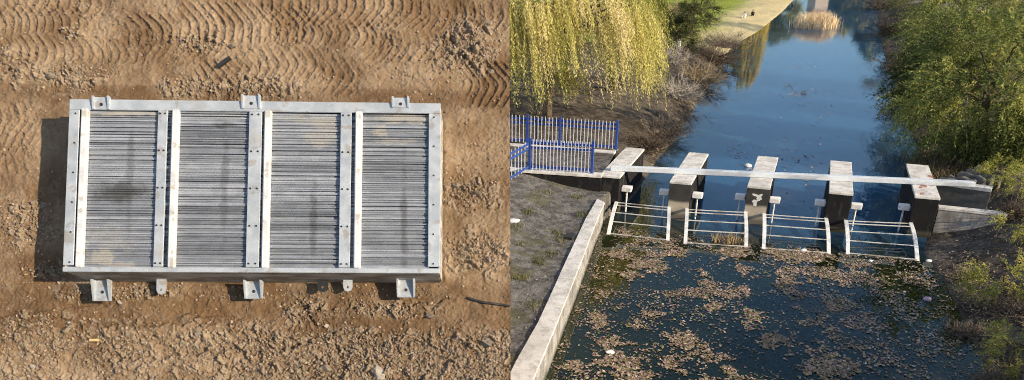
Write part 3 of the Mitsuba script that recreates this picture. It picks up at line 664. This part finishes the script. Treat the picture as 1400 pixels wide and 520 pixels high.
for k, (px, py) in enumerate([(1287, 242), (1303, 241), (1317, 239), (1331, 236), (1342, 233), (1354, 229)]):
    q = W(px, py, 1.9); m = box((-.15, -.75, -.9), (.15, .75, .06), .05).subdivide().subdivide()
    m.apply_transform(trimesh.transformations.rotation_matrix(.5, [0, 0, 1])); m.apply_translation(q + Z3 * (.03 * k - .3))
    v = m.vertices + (meshkit.noise(m.vertices * 3 + k, k)[:, None] - .5) * .22
    obj('stone_step', trimesh.Trimesh(v, m.faces), 'rough_stone', label=['first rough stone step slab, nearest the black bank pier', 'second rough stone step slab counted from the black bank pier', 'third rough stone step slab counted from the black bank pier', 'fourth rough stone step slab, upper middle of the flight', 'fifth rough stone step slab, next to the topmost one', 'topmost rough stone step slab, deepest in the bushes'][k], cat='step', group='stone steps on the right bank')

# ------------------------------------------------------------------ floating leaves and litter
def in_water(q): return contains_xy(RIVER, q[:, 0], q[:, 1])
mats = [(880, 362, 30, 14, 1.4), (850, 350, 22, 10, 1.2), (860, 375, 14, 9, 1), (965, 385, 12, 14, 1), (975, 415, 14, 12, 1), (1020, 400, 8, 9, 1), (1050, 468, 16, 12, 1.2), (1130, 500, 40, 26, 1.3), (1100, 350, 60, 10, 1.3), (1170, 380, 60, 22, 1.25), (1150, 420, 28, 14, .9), (1180, 440, 30, 16, 1),
        (1000, 345, 30, 10, 1), (920, 345, 30, 8, 1), (820, 440, 14, 12, .9), (850, 500, 60, 22, 1.0), (930, 470, 30, 16, .9), (890, 430, 25, 8, .7), (1240, 420, 28, 20, .7), (1280, 470, 28, 24, .6), (1200, 350, 50, 8, 1.1), (790, 500, 18, 14, .8), (915, 500, 18, 14, 1), (830, 470, 22, 10, .8), (1000, 510, 22, 10, .7), (1250, 380, 40, 14, .7), (1080, 395, 22, 14, .7), (1090, 425, 16, 8, .5), (1220, 490, 34, 20, .8), (1025, 430, 12, 8, .6)]
N = 520000
cand = np.stack([rng.uniform(-2, 24, N), rng.uniform(21, 40.2, N), np.zeros(N)], 1)
cand = cand[in_water(cand)]
ck = cand - C; cpx = PX + F * (ck @ RT) / (ck @ FW); cpy = PY - F * (ck @ UP) / (ck @ FW)
dens = .016 + .10 * ss(.48, .68, meshkit.fbm(cand * .8, 4, 51)) + .40 * ss(.60, .68, meshkit.fbm(cand * 1.1 + 9, 5, 52))
edge_n = .5 * meshkit.fbm(cand * 1.6, 3, 53) + .5 * meshkit.fbm(cand * 4.5, 3, 54)
for (mx, my, rx, ry, s) in mats:
    q = W(mx, my); qr = np.linalg.norm(W(mx + rx, my) - q); qv = np.linalg.norm(W(mx, my + ry) - q)
    d = np.hypot((cand[:, 0] - q[0]) / qr, (cand[:, 1] - q[1]) / qv)
    dens = np.maximum(dens, 1.0 * min(s, 1.1) * (1 - ss(.50, .92, d + (edge_n - .5) * 3.2)))
aa_ = cand @ D2 - 39.8
keep = rng.random(len(cand)) < dens * .62 * (1 - .6 * ss(9.5, 12.5, cand @ E2 + 8.9))
keep &= aa_ < -2.6 + .8 * rng.random(len(cand))
lv = cand[keep]; n = len(lv)
far_pts = []
for (mx, my, rx, ry, k) in [(1090, 128, 22, 6, 110), (1078, 118, 12, 3, 30), (1095, 92, 30, 6, 40), (1115, 140, 40, 30, 60), (1090, 215, 60, 50, 90), (1010, 205, 20, 20, 40)]:
    for _ in range(k): far_pts.append(W(mx + rng.normal(0, rx * .5), my + rng.normal(0, ry * .5)))
far_pts = np.array(far_pts); far_pts = far_pts[in_water(far_pts)]
lv = np.vstack([lv, far_pts]); n = len(lv)
ang = rng.uniform(0, 2 * np.pi, n); ln = rng.uniform(.022, .05, n) + .035 * rng.random(n) ** 4; ln[-len(far_pts):] *= 2
az = rng.normal(0, .12, n)
a = np.stack([np.cos(ang) * ln, np.sin(ang) * ln, az * ln], 1); bq = np.stack([-np.sin(ang), np.cos(ang), rng.normal(0, .15, n)], 1) * (ln * rng.uniform(.45, .8, n))[:, None]
ctr = lv + np.stack([ln * 0, ln * 0, .012 + .014 * rng.random(n) + np.abs(a[:, 2]) + np.abs(bq[:, 2])], 1)
v, f = leaf_quads(ctr, a, bq)
pal = np.array([1.0, 1.02, 1.08]) * np.array([[.46, .33, .26], [.52, .39, .32], [.38, .26, .19], [.48, .35, .29], [.31, .22, .12], [.44, .39, .19], [.60, .50, .42], [.15, .10, .06], [.20, .23, .08], [.36, .25, .19]])
col = pal[rng.integers(0, len(pal), n)] * rng.uniform(.7, 1.15, (n, 1))
obj('floating_leaves', (v, f), 'litter', color=np.repeat(np.clip(col, 0, .9), 4, 0), kind='stuff', label='pinkish tan fallen leaves floating in mats on the dark water', cat='leaves')
r_ = np.random.default_rng(88); tw = []
for q in lv[r_.integers(0, n - len(far_pts), 260)]:
    an_, L_ = r_.uniform(0, 6.28), r_.uniform(.15, .6); dd_ = np.array([math.cos(an_), math.sin(an_), 0]) * L_
    tw.append(tube([q + Z3 * .035, q + dd_ * .5 + Z3 * .045 + r_.normal(0, .02, 3) * [1, 1, 0], q + dd_ + Z3 * .035], [.009, .008, .005], 4, caps=False))
obj('floating_twigs', cat_(tw), 'twig_water', kind='stuff', label='thin dark twigs drifting among the floating leaves')
scene['twig_water'] = two({'type': 'diffuse', 'reflectance': rgb(0.13, 0.10, 0.075)})
def scrap(name, px, py, s, mat, label, cat, z=.03):
    m = rock(s, int(px) % 13, 1, .5); q = W(px, py, z); m.apply_translation(q); obj(name, m, mat, smooth=30, label=label, cat=cat)
scrap('foam_piece', 834, 482, .16, 'plastic_white', 'white foam lump floating among leaves near the retaining wall', 'litter')
scrap('plastic_bag', 1098, 343, .16, 'plastic_white', 'white plastic bag caught in leaves below the bars right of the painted pier', 'litter')
scrap('plastic_cup', 1270, 357, .13, 'plastic_white', 'white litter lying by the foot of the right bank screen', 'litter')
scrap('plastic_wrapper', 1268, 409, .17, 'plastic_violet', 'pale violet wrapper floating in dark water by the right bank', 'litter')
scrap('plastic_scrap', 1190, 357, .10, 'plastic_white', 'small pale scrap floating below the black fourth pier', 'litter')
q = W(1023, 227, .05); m = rock(.25, 4, 1, .6); m.apply_translation(q); obj('foam_block', m, 'plastic_white', smooth=30, label='white foam block floating left behind the pier with paint marks', cat='litter')
u = W(779, 333, .9); gz = float(ground_z(u[0], u[1]))
obj('rubber_scrap', frame_mesh(box((-.2, -.28, -.05), (.2, .28, .12), .03), np.array([u[0], u[1], gz]), E2, D2, Z3), 'dark_metal', label='black rubber scrap on the gravel beside the retaining wall', cat='scrap')
u = W(702, 302, 1.6); gz = float(ground_z(u[0], u[1]))
m = rock(.3, 5, 1, .3); m.apply_translation((u[0], u[1], gz + .05)); obj('paper_sheet', m, 'plastic_white', smooth=30, label='crumpled white sheet on the gravel at its left edge', cat='litter')
# dry reeds caught on the second bar screen
def grass_blades(centers, n, h, spread, colr, seed, lean=.25, wid=.012):
    r = np.random.default_rng(seed); vv, cc = [], []
    k = r.integers(0, len(centers), n); b = centers[k] + np.stack([r.normal(0, spread, n), r.normal(0, spread, n), np.zeros(n)], 1)
    hh = h * r.uniform(.5, 1.1, n) * (.55 + .6 * r.random(len(centers)))[k]; dx = r.normal(0, lean, (n, 2)) * hh[:, None]; a = r.uniform(0, 6.28, n)
    sd = np.stack([np.cos(a), np.sin(a), a * 0], 1) * wid
    tip = b + np.stack([dx[:, 0], dx[:, 1], hh], 1)
    mid = b + np.stack([dx[:, 0] * .35, dx[:, 1] * .35, hh * .6], 1)
    v = np.stack([b - sd, b + sd, mid + sd * .8, mid - sd * .8, tip], 1).reshape(-1, 3); i = np.arange(n)[:, None] * 5
    f = np.vstack([i + [0, 1, 2], i + [0, 2, 3], i + [3, 2, 4]])
    c = np.asarray(colr)[r.integers(0, len(colr), n)] * r.uniform(.7, 1.2, (n, 1))
    return (v, f), np.repeat(c, 5, 0)
m, c = grass_blades(np.array([W(x, y, -.05) for x, y in np.stack([np.linspace(978, 1012, 12), np.linspace(331, 335, 12)], 1)]), 260, .5, .12, [[.52, .42, .26], [.42, .33, .2]], 3)
obj('dry_weeds', m, 'litter', color=c, label='straw coloured dry weeds caught on the screen left of the painted pier', cat='weeds', kind='stuff')

# ------------------------------------------------------------------ vegetation
def limb(p0, p1, r0, r1, bend, r, n=7):
    t = np.linspace(0, 1, n)[:, None]; off = np.cumsum(r.normal(0, bend, (n, 3)), 0); off -= t * off[-1]
    return tube(p0 + (p1 - p0) * t + off, np.linspace(r0, r1, n), 6)
def sprays(starts, dirs, length, leaf, per, droop, palette, r, clump_tone=None, wid=.32):
    """leafy twigs: starts, directions -> pinnate sprays of leaf pairs"""
    n = len(starts); s = (np.arange(per) + .7) / per
    L = length * r.uniform(.6, 1.2, n)
    side = unit(np.cross(dirs, r.normal(0, 1, (n, 3)) * .6 + [0, 0, 1.0]))
    pos = starts[:, None] + dirs[:, None] * (L[:, None] * s)[..., None] + np.array([0, 0, -1.0]) * (droop * L[:, None] * s ** 2)[..., None]
    out = []
    for sg in (-1, 1):
        a = unit(dirs[:, None] * .7 + sg * side[:, None] * .8 + r.normal(0, .3, (n, per, 3)) + [0, 0, -.25])
        ll = leaf * r.uniform(.6, 1.15, (n, per, 1)) * (1 - .35 * s)[None, :, None]
        c = pos + a * ll
        b = unit(np.cross(a, r.normal(0, .5, (n, per, 3)) + [0, 0, 1.0])) 
        b = unit(np.cross(a, b) * r.normal(0, .5, (n, per, 1)) + b) * ll * wid
        out.append((c.reshape(-1, 3), (a * ll).reshape(-1, 3), b.reshape(-1, 3)))
    c, a, b = (np.concatenate([o[k] for o in out]) for k in range(3))
    tone = r.random(n) if clump_tone is None else np.clip(clump_tone + r.normal(0, .13, n), 0, .999)
    pal = np.asarray(palette); x = tone * (len(pal) - 1); i = np.minimum(x.astype(int), len(pal) - 2); fr = (x - i)[:, None]
    tc = pal[i] * (1 - fr) + pal[i + 1] * fr
    lc = np.concatenate([np.repeat(tc, per, 0)] * 2) * r.uniform(.75, 1.25, (len(c), 1))
    return leaf_quads(c, a, b), np.repeat(np.clip(lc, .01, .9), 4, 0)
def leafy(key, base, height, crown_c, crown_r, nclump, nspray, leaf, length, palette, seed, trunk_r=.16, per=8, droop=.35, hollow=.3, wid=.32):
    r = np.random.default_rng(seed); base = np.asarray(base, float); crown_c = np.asarray(crown_c, float); crown_r = np.asarray(crown_r, float)
    dirs = unit(r.normal(0, 1, (nclump, 3))); rad = r.uniform(hollow, 1, (nclump, 1)) ** .6
    cl = crown_c + dirs * rad * crown_r
    ms = [limb(base - Z3 * .3, crown_c - Z3 * crown_r[2] * .25, trunk_r, trunk_r * .55, .05, r)]
    hub = crown_c - Z3 * crown_r[2] * .45
    for q in cl[:max(8, nclump // 3)]:
        st = hub + (crown_c - hub) * r.random() * 1.2
        ms.append(limb(st, q, trunk_r * .38, .015, .12, r))
    obj('trunk', cat_(ms), 'bark', key, smooth=40)
    k = r.integers(0, nclump, nspray)
    st = cl[k] + r.normal(0, .22, (nspray, 3)) * crown_r * .42
    dd = unit(unit(st - crown_c + Z3 * .1) * .8 + r.normal(0, .45, (nspray, 3)) + [0, 0, .1])
    ct = r.random(nclump)[k]
    m, c = sprays(st, dd, length, leaf, per, droop, palette, r, ct, wid)
    obj('crown', m, 'foliage', key, color=c)
GREEN = [[.10, .13, .05], [.18, .22, .075], [.30, .34, .11], [.52, .50, .16]]
OLIVE = [[.13, .15, .06], [.25, .26, .095], [.40, .38, .14], [.58, .50, .2]]
def gz(x, y): return float(ground_z(np.array([x]), np.array([y]))[0])
def on_ground(px, py, zg=1.5):
    q = W(px, py, zg); return np.array([q[0], q[1], gz(q[0], q[1])])
rt = [  # base pixel, height, crown centre offset, radii, clumps, sprays, seed, label
    ((1350, 205), 8.5, (-.8, 0, 5.0), (4.6, 3.8, 4.2), 60, 1500, 1, 'tall feathery green tree on the right bank behind the stone steps', GREEN),
    ((1300, 110), 8, (-.3, 0, 4.6), (4.4, 4.5, 4.0), 50, 1200, 2, 'green tree further up the right bank, leaning over the water', GREEN),
    ((1420, 150), 9, (-.5, 0, 5.2), (4.6, 4.2, 4.4), 40, 750, 3, 'yellow green tree at the right edge of the right bank', OLIVE),
    ((1296, 172), 7, (-1.0, 0, 4.2), (2.9, 3.2, 3.2), 46, 850, 6, 'dark green tree overhanging the canal just beyond the bank pier', [[.06, .08, .03], [.10, .13, .045], [.17, .20, .07], [.30, .30, .10]]),
    ((1268, 40), 9, (0, 0, 4.8), (5.5, 6, 4.6), 50, 1200, 4, 'dark green tree at the top of the right bank', OLIVE),
    ((1420, 215), 3.4, (-.2, 0, 2.0), (2.2, 1.8, 1.6), 36, 600, 5, 'bushy green shrub beside the stone steps', GREEN),
]
for (bp, h, co, cr, nc, ns, sd, lab, pal) in rt:
    b = on_ground(*bp); t = thing('bank_tree', lab, 'tree', 'trees along the right bank')
    leafy(t, b, h, b + np.array(co), cr, nc, ns, .16, 1.7, pal, sd, per=11, droop=.45)
for k, (bp, rr, ns, lab) in enumerate([((1372, 395), 1.15, 260, 'yellow green leafy shrub on the lower right bank'), ((1388, 480), 1.0, 200, 'sprawling yellow green shrub nearest the bottom right corner'), ((1398, 285), 1.2, 240, 'loose green shrub at the right edge above the wing wall end'), ((1396, 338), 1.1, 220, 'airy yellow green shrub at the right edge below the wing wall end'), ((1362, 262), .9, 160, 'small green shrub between the two right bank walls')]):
    b = on_ground(*bp, .9); t = thing('leafy_shrub', lab, 'shrub', 'leafy shrubs on the right bank')
    leafy(t, b, 1.5, b + Z3 * .95, (rr * 1.2, rr, .7), 22, ns, .07, .6, [[.2, .23, .06], [.38, .39, .1], [.6, .56, .18]], 40 + k, trunk_r=.05)
# low trees on the right bank just outside the frame: their shade falls on the bank and the near water
for k, (x, y, h, rr) in enumerate([(20.0, 17.5, 3.2, 2.4), (21.5, 22.0, 3.0, 2.2)]):
    b = np.array([x, y, gz(x, y)]); t = thing('shade_tree', ['broad low tree nearest the camera on the right bank outside the view', 'broad low tree on the right bank outside the view, the farther one'][k], 'tree', 'low trees outside the view')
    leafy(t, b, h, b + Z3 * h * .62, (rr, rr, h * .42), 40, 1300, .15, 1.0, GREEN, 77 + k)

def willow(key, base, crown_c, R, nstr, palette, seed, lean, lmin, lmax, zmin, leaf=1.0):
    r = np.random.default_rng(seed); base, crown_c = np.asarray(base, float), np.asarray(crown_c, float)
    ms = [limb(base - Z3 * .3, crown_c - Z3 * R[2] * .2, .38, .24, .08, r, 9)]
    n_l = 44; dirs = unit(r.normal(0, 1, (n_l, 3)) * [1, 1, .4] + [0, 0, .45]); tips = crown_c + dirs * np.asarray(R) * .95
    for q in tips: ms.append(limb(crown_c - Z3 * R[2] * r.uniform(.1, .35), q, .13, .03, .15, r, 8))
    obj('trunk', cat_(ms), 'bark', key, smooth=40)
    d = unit(r.normal(0, 1, (nstr, 3))); d[:, 2] = np.abs(d[:, 2]) * .9 - .25
    k = r.integers(0, n_l, nstr)
    anch = np.where(r.random((nstr, 1)) < .86, tips[k] + r.normal(0, .085, (nstr, 3)) * R, crown_c + unit(d) * np.asarray(R) * r.uniform(.55, 1.0, (nstr, 1)))
    lf = r.uniform(.35, 1.25, n_l)
    L = np.minimum(r.uniform(lmin, lmax, nstr) * lf[k], np.maximum(anch[:, 2] - zmin - r.random(nstr) * 1.5, .8))
    per = 72; s = (np.arange(per) + .5) / per
    out_d = unit((anch - crown_c) * [1, 1, 0] + 1e-6)
    sway = np.array(lean)[None] + r.normal(0, .07, (nstr, 3)) * [1, 1, 0]
    path = anch[:, None] + out_d[:, None] * (.5 * (1 - (1 - s) ** 2))[None, :, None] + (np.array([0, 0, -1.0]) + sway)[:, None] * (L[:, None] * s)[..., None] + r.normal(0, .05, (nstr, per, 3))
    a = unit(np.array([0, 0, -1.0]) + sway[:, None] + r.normal(0, .42, (nstr, per, 3)))
    ll = leaf * r.uniform(.06, .115, (nstr, per, 1)); b = unit(np.cross(a, r.normal(0, 1, (nstr, per, 3)))) * ll * .27
    tone = r.random(n_l)[k]; tone = np.clip(tone + r.normal(0, .15, nstr), 0, .999)
    pal = np.asarray(palette); x = tone * (len(pal) - 1); i = np.minimum(x.astype(int), len(pal) - 2); fr = (x - i)[:, None]; tc = pal[i] * (1 - fr) + pal[i + 1] * fr
    lc = np.repeat(tc, per, 0) * r.uniform(.75, 1.25, (nstr * per, 1))
    m = leaf_quads(path.reshape(-1, 3), (a * ll).reshape(-1, 3), b.reshape(-1, 3))
    obj('crown', m, 'foliage', key, color=np.repeat(np.clip(lc, .01, .9), 4, 0))
YEL = [[.34, .33, .10], [.56, .53, .17], [.72, .66, .28], [.76, .66, .38]]
YGR = [[.14, .17, .05], [.27, .29, .08], [.42, .42, .12], [.60, .52, .2]]
t = thing('willow_tree', 'big weeping willow with yellow hanging branches behind the fence', 'tree', 'weeping willows')
willow(t, [2.2, 53, 1.8], [2.6, 54, 8.2], (5.6, 5, 3.4), 1250, YEL, 5, (.16, -.05, 0), 2.5, 6.5, 3.0)
t = thing('willow_tree', 'olive green weeping willow standing beyond the yellow one by the water', 'tree', 'weeping willows')
willow(t, [8.0, 66, 1.6], [6.9, 64, 8.4], (3.5, 4.6, 3.4), 900, YGR, 6, (.14, -.05, 0), 2.5, 6.5, 2.6)

def bare_bush(key, base, h, w, ntw, seed, part_name='twigs', mat='twig', rad=.012, spread=1.0):
    r = np.random.default_rng(seed); ms = []
    for _ in range(ntw):
        d = unit(r.normal(0, 1, 3) * [spread, spread, .3] + [0, 0, .7]); L = h * r.uniform(.6, 1.15)
        p0 = base + np.array([r.normal(0, w * .25), r.normal(0, w * .25), -.1])
        n = 5; tt = np.linspace(0, 1, n)[:, None]; ps = p0 + d * L * tt + np.cumsum(r.normal(0, .05 * h, (n, 3)), 0) + Z3 * -.15 * h * tt ** 2
        ms.append(tube(ps, np.linspace(rad, rad * .4, n), 3, caps=False))
        for _k in range(5):
            i = r.integers(1, n - 1); d2 = unit(d + r.normal(0, .6, 3)); q = ps[i]
            ms.append(tube([q, q + d2 * L * .22, q + d2 * L * .4 + r.normal(0, .04, 3)], [rad * .6, rad * .45, rad * .3], 3, caps=False))
    return obj(part_name, cat_(ms), mat, key)
scene['twig_dark'] = two({'type': 'diffuse', 'reflectance': rgb(.10, .08, .065)})
scene['twig_pale'] = two({'type': 'diffuse', 'reflectance': rgb(.36, .33, .30)})
scene['twig_straw'] = two({'type': 'diffuse', 'reflectance': rgb(.30, .24, .16)})
bl = [((905, 175), 1.5, 'grey bare twiggy bush under the willow by the left bank'), ((925, 130), 1.8, 'grey bare bush on the left bank below the white post'), ((955, 105), 2.0, 'leafless grey bush overhanging the left water edge'), ((972, 80), 2.2, 'leafless bush left of the willow reflection'), ((945, 75), 2.0, 'bare bush beside the dark lawn'),
      ((990, 56), 2.2, 'bare bush at the lawn corner by the water'), ((905, 95), 1.8, 'bare bush behind the green willow'), ((925, 20), 2.6, 'bare bush at the far end of the shaded lawn'), ((880, 195), 1.3, 'low bare bush nearest the left abutment')]
for k, (bp, h, lab) in enumerate(bl):
    b = on_ground(*bp, .8); t = thing('bare_bush', lab, 'bush', 'bare bushes on the left bank'); bare_bush(t, b, h * 1.15, h * 1.5, 150, 100 + k, rad=.020 + .008 * (h > 1.7), spread=1.3, mat=['twig', 'twig_pale', 'twig_straw', 'twig_dark', 'twig'][k % 5])
br = [((1232, 90), 3.0, 'bare dark bush on the right water edge', 'twig_dark'), ((1222, 45), 3.4, 'bare dark bush far up the right water edge', 'twig_dark'), ((1250, 150), 2.4, 'bare bush leaning over the dark right water', 'twig_dark'), ((1216, 10), 4, 'bare bush at the farthest right water edge', 'twig_dark'),
      ((1392, 318), 1.2, 'dark bare bush past the wing wall end', 'twig_dark'), ((1330, 440), .8, 'low bare brush on the lower right bank', 'twig'), ((1365, 510), .9, 'bare brush in the bottom right corner', 'twig'), ((1320, 370), .7, 'thin bare brush below the wing wall', 'twig'), ((1395, 430), 1.2, 'bare brush between the two yellow shrubs', 'twig')]
for k, (bp, h, lab, mt) in enumerate(br):
    b = on_ground(*bp, .5); t = thing('bare_bush', lab, 'bush', 'bare bushes on the right bank'); bare_bush(t, b, h, h, 110, 200 + k, rad=.010 + .006 * h, mat=mt, spread=1.3)
# hanging dry grass on the right bank above the steps
cs = np.array([on_ground(x, y, 1.2) for x, y in [(1272, 215), (1282, 205), (1292, 212), (1300, 200), (1310, 214), (1286, 222), (1320, 205), (1262, 196)]])
m, c = grass_blades(cs, 2600, 1.2, .55, [[.30, .24, .15], [.2, .16, .10], [.13, .11, .07]], 9, lean=.5, wid=.014)
obj('dry_grass', m, 'litter', color=c, label='drooping dry brown grass above the steps on the right bank', cat='grass', kind='stuff')
# leaf litter on both banks
def litter_on(n, pxs, key, label, pal, seed, lo=.03, hi=.08):
    r = np.random.default_rng(seed); P_ = []
    for (x, y, rx, ry, k) in pxs:
        for _ in range(k):
            q = W(x + r.normal(0, rx), y + r.normal(0, ry), .8); P_.append(q)
    P_ = np.array(P_); zz = ground_z(P_[:, 0], P_[:, 1]); ok = zz > .05; P_ = P_[ok]; zz = zz[ok]; n = len(P_)
    an = r.uniform(0, 6.28, n); ln = r.uniform(lo, hi, n)
    a = np.stack([np.cos(an) * ln, np.sin(an) * ln, r.normal(0, .3, n) * ln], 1); b = np.stack([-np.sin(an), np.cos(an), r.normal(0, .3, n)], 1) * (ln * .6)[:, None]
    P_[:, 2] = zz + .04; m = leaf_quads(P_, a, b); c = np.asarray(pal)[r.integers(0, len(pal), n)] * r.uniform(.6, 1.2, (n, 1))
    obj(key, m, 'litter', color=np.repeat(c, 4, 0), label=label, cat='leaves', kind='stuff')
litter_on(0, [(1310, 360, 20, 30, 900), (1340, 450, 25, 40, 1200), (1370, 400, 20, 60, 900)], 'leaf_litter', 'dull brown leaf litter and bits on the lower right bank', [[.22, .18, .14], [.15, .12, .10], [.3, .25, .19]], 3)
litter_on(0, [(920, 170, 14, 18, 900), (905, 195, 10, 10, 400), (940, 140, 14, 12, 600), (790, 135, 40, 8, 800), (960, 110, 20, 16, 700)], 'leaf_litter', 'tan leaf litter along the left bank under the willows', [[.42, .33, .22], [.34, .26, .17], [.25, .2, .14]], 4, .04, .11)
litter_on(0, [(760, 300, 30, 25, 260), (730, 390, 20, 60, 260), (745, 470, 12, 30, 100)], 'leaf_litter', 'sparse grey brown bits on the gravel beside the retaining wall', [[.28, .24, .2], [.36, .33, .3], [.16, .13, .1]], 5, .02, .05)
wd_ = []
for x, y in [(705, 312), (712, 330), (760, 310), (800, 285), (745, 262), (722, 290), (735, 350), (708, 372), (756, 338), (768, 318), (790, 262), (730, 405)]:
    wd_.append(on_ground(x, y, 1.5))
m, c = grass_blades(np.array(wd_), 900, .22, .22, [[.10, .12, .04], [.16, .16, .06], [.24, .20, .11]], 19, lean=.5, wid=.012)
obj('weeds', m, 'litter', color=c, label='sparse low weeds growing through the gravel behind the retaining wall', cat='weeds', kind='stuff')
for k, (bp, h, rr, lab) in enumerate([((918, 84), 3.6, 2.0, 'dark dense shrub behind the green willow on the left bank'), ((946, 46), 4.2, 2.6, 'dark olive tree at the edge of the far lawn'), ((958, 6), 5.0, 3.4, 'dark tree at the top left of the far lawn')]):
    b = on_ground(*bp, .9); t = thing('dark_tree', lab, 'tree', 'dark trees edging the far lawn')
    leafy(t, b, h, b + Z3 * h * .55, (rr, rr, h * .42), 34, 700, .15, 1.2, [[.04, .05, .025], [.07, .085, .035], [.12, .13, .06], [.20, .19, .10]], 60 + k, trunk_r=.12)
# reed island
c0 = W(1115, 46); cr_ = [W(1114 + 19 * math.cos(a) * s, 37 + 3.2 * math.sin(a) * s) for a in np.linspace(0, 6.28, 23) for s in (.15, .4, .62, .8 + .35 * math.sin(a * 3.1) ** 2)]
m, c = grass_blades(np.array(cr_), 5000, 1.9, .7, [[.85, .72, .5], [.8, .66, .45], [.72, .58, .38]], 12, lean=.22, wid=.05)
obj('reed_island', m, 'litter', color=c, label='island of dry straw coloured reeds standing in the far water', cat='reeds', kind='stuff')
# white marker post
b = on_ground(928, 68, .8)
obj('marker_post', frame_mesh(box((-.16, -.16, -.2), (.16, .16, 1.5), .03), b, E2, D2, Z3), 'white_paint', label='short white marker post among bare bushes on the left bank', cat='post')

# trees beyond the top of the frame, seen in the water
for k, (px, y_tip, dist, wpx, lab, pal, kind) in enumerate([
        (1030, 124, 186, 44, 'tall yellow willow on the far lawn whose mirror image hangs in the water', YEL, 'w'), (985, 85, 190, 60, 'olive tree on the far lawn beside the tall willow', OLIVE, 'l'),
        (1070, 52, 192, 50, 'green tree beyond the far lawn', GREEN, 'l'), (1170, 52, 200, 46, 'yellow green tree at the far right water edge', OLIVE, 'l'), (1200, 75, 190, 40, 'dark tree at the far right water edge', GREEN, 'l')]):
    dep = PITCH - math.atan((PY - y_tip) / F)
    x = (px - PX) / F * (dist * math.cos(PITCH) + 13 * math.sin(PITCH)); b = np.array([x, dist, gz(x, dist)])
    h = dist * math.tan(dep) - 13 if True else 0
    wid = wpx / F * dist / 2
    t = thing('far_tree', lab, 'tree', 'trees beyond the far lawn')
    if kind == 'w': willow(t, b, b + Z3 * (h * .62), (wid * .8, wid * .8, h * .36), 700, [[.45, .40, .08], [.68, .58, .13], [.80, .68, .2]], 30 + k, (0, 0, 0), h * .25, h * .6, b[2] + h * .08, 3.2)
    else: leafy(t, b, h, b + Z3 * (h * .58), (wid, wid, h * .45), 50, 1100, .34, 1.8, pal, 30 + k, per=7)

# pale building far behind the reeds, just over the frame's top edge: its mirror image reaches into view
t = thing('far_building', 'tall pale building far behind the reed island', 'building')
bx, by = (1128 - PX) / F * (230 * math.cos(PITCH) + 13 * math.sin(PITCH)), 230.0
obj('wall', box((bx - 1.7, by, -1), (bx + 1.7, by + 6, 6.5)), 'warm_plaster', t)
scene['warm_plaster'] = two({'type': 'diffuse', 'reflectance': rgb(.60, .50, .42)})
rf = trimesh.PointCloud([(bx + sx * 2.0, by + sy, 6.5 + z) for sx in (-1, 1) for sy, z in ((-.4, 0), (6.4, 0), (3, 1.6))]).convex_hull
scene['roof_red'] = two({'type': 'diffuse', 'reflectance': rgb(.30, .10, .06)})
obj('roof', rf, 'roof_red', t)
# ------------------------------------------------------------------ two people sitting on the lawn
import manifold3d as m3
def chain(js):
    M = None
    for (a, ra), (b, rb) in js:
        s = m3.Manifold.batch_hull([m3.Manifold.sphere(ra, 14).translate(list(map(float, a))), m3.Manifold.sphere(rb, 14).translate(list(map(float, b)))])
        M = s if M is None else M + s
    mm = M.to_mesh(); t = trimesh.Trimesh(mm.vert_properties[:, :3], mm.tri_verts)
    return t
scene['skin'] = two({'type': 'diffuse', 'reflectance': rgb(.48, .30, .22)})
scene['cloth_white'] = two({'type': 'diffuse', 'reflectance': rgb(.75, .74, .72)})
scene['cloth_black'] = two({'type': 'diffuse', 'reflectance': rgb(.018, .018, .022)})
scene['hair_dark'] = two({'type': 'diffuse', 'reflectance': rgb(.02, .016, .012)})
def sitter(b, yaw, label, top, legs_):
    t = thing('person', label, 'person')
    R = trimesh.transformations.rotation_matrix(yaw, [0, 0, 1]); R[:3, 3] = b
    def pt(m): m = m.copy(); m.apply_transform(R); return m
    hipL, hipR, chest, neck, head = (-.1, 0, .14), (.1, 0, .14), (0, .04, .5), (0, .06, .66), (0, .1, .8)
    jl = []
    for s in (-1, 1):
        jl += [(((s * .1, 0, .14), .1), ((s * .17, .42, .42), .065)), (((s * .17, .42, .42), .065), ((s * .13, .62, .07), .045)), (((s * .13, .62, .07), .045), ((s * .13, .78, .05), .035))]
    arms = []
    for s in (-1, 1):
        arms += [(((s * .19, .05, .58), .055), ((s * .25, .2, .36), .042)), (((s * .25, .2, .36), .042), ((s * .17, .42, .46), .032))]
    body = chain([((chest, .14), (neck, .05)), ((neck, .05), (head, .095)), ((head, .095), ((0, .13, .76), .07))] + [(((s * .17, .42, .46), .034), ((s * .12, .5, .46), .03)) for s in (-1, 1)])
    obj('body', pt(body), 'skin', t, smooth=60)
    obj('jacket', pt(chain([(((0, -.01, .16), .145), (chest, .165)), ((chest, .165), (neck, .06)), (((-.19, .05, .58), .06), ((.19, .05, .58), .06))] + arms)), top, t, smooth=60)
    obj('trousers', pt(chain(jl + [((hipL, .12), (hipR, .12))])), legs_, t, smooth=60)
    hr = trimesh.creation.icosphere(subdivisions=2, radius=.105); hr.apply_scale([.95, 1.05, 1]); hr.apply_translation((0, .075, .835)); obj('hair', pt(hr), 'hair_dark', t, smooth=True)
b = on_ground(1018, 23, .6); sitter(b, 2.6, 'person in white top sitting on the lawn, left of the other', 'cloth_white', 'cloth_white')
b = on_ground(1029, 20, .6); sitter(b, 2.9, 'person in black sitting on the far lawn by the bank', 'cloth_black', 'cloth_black')
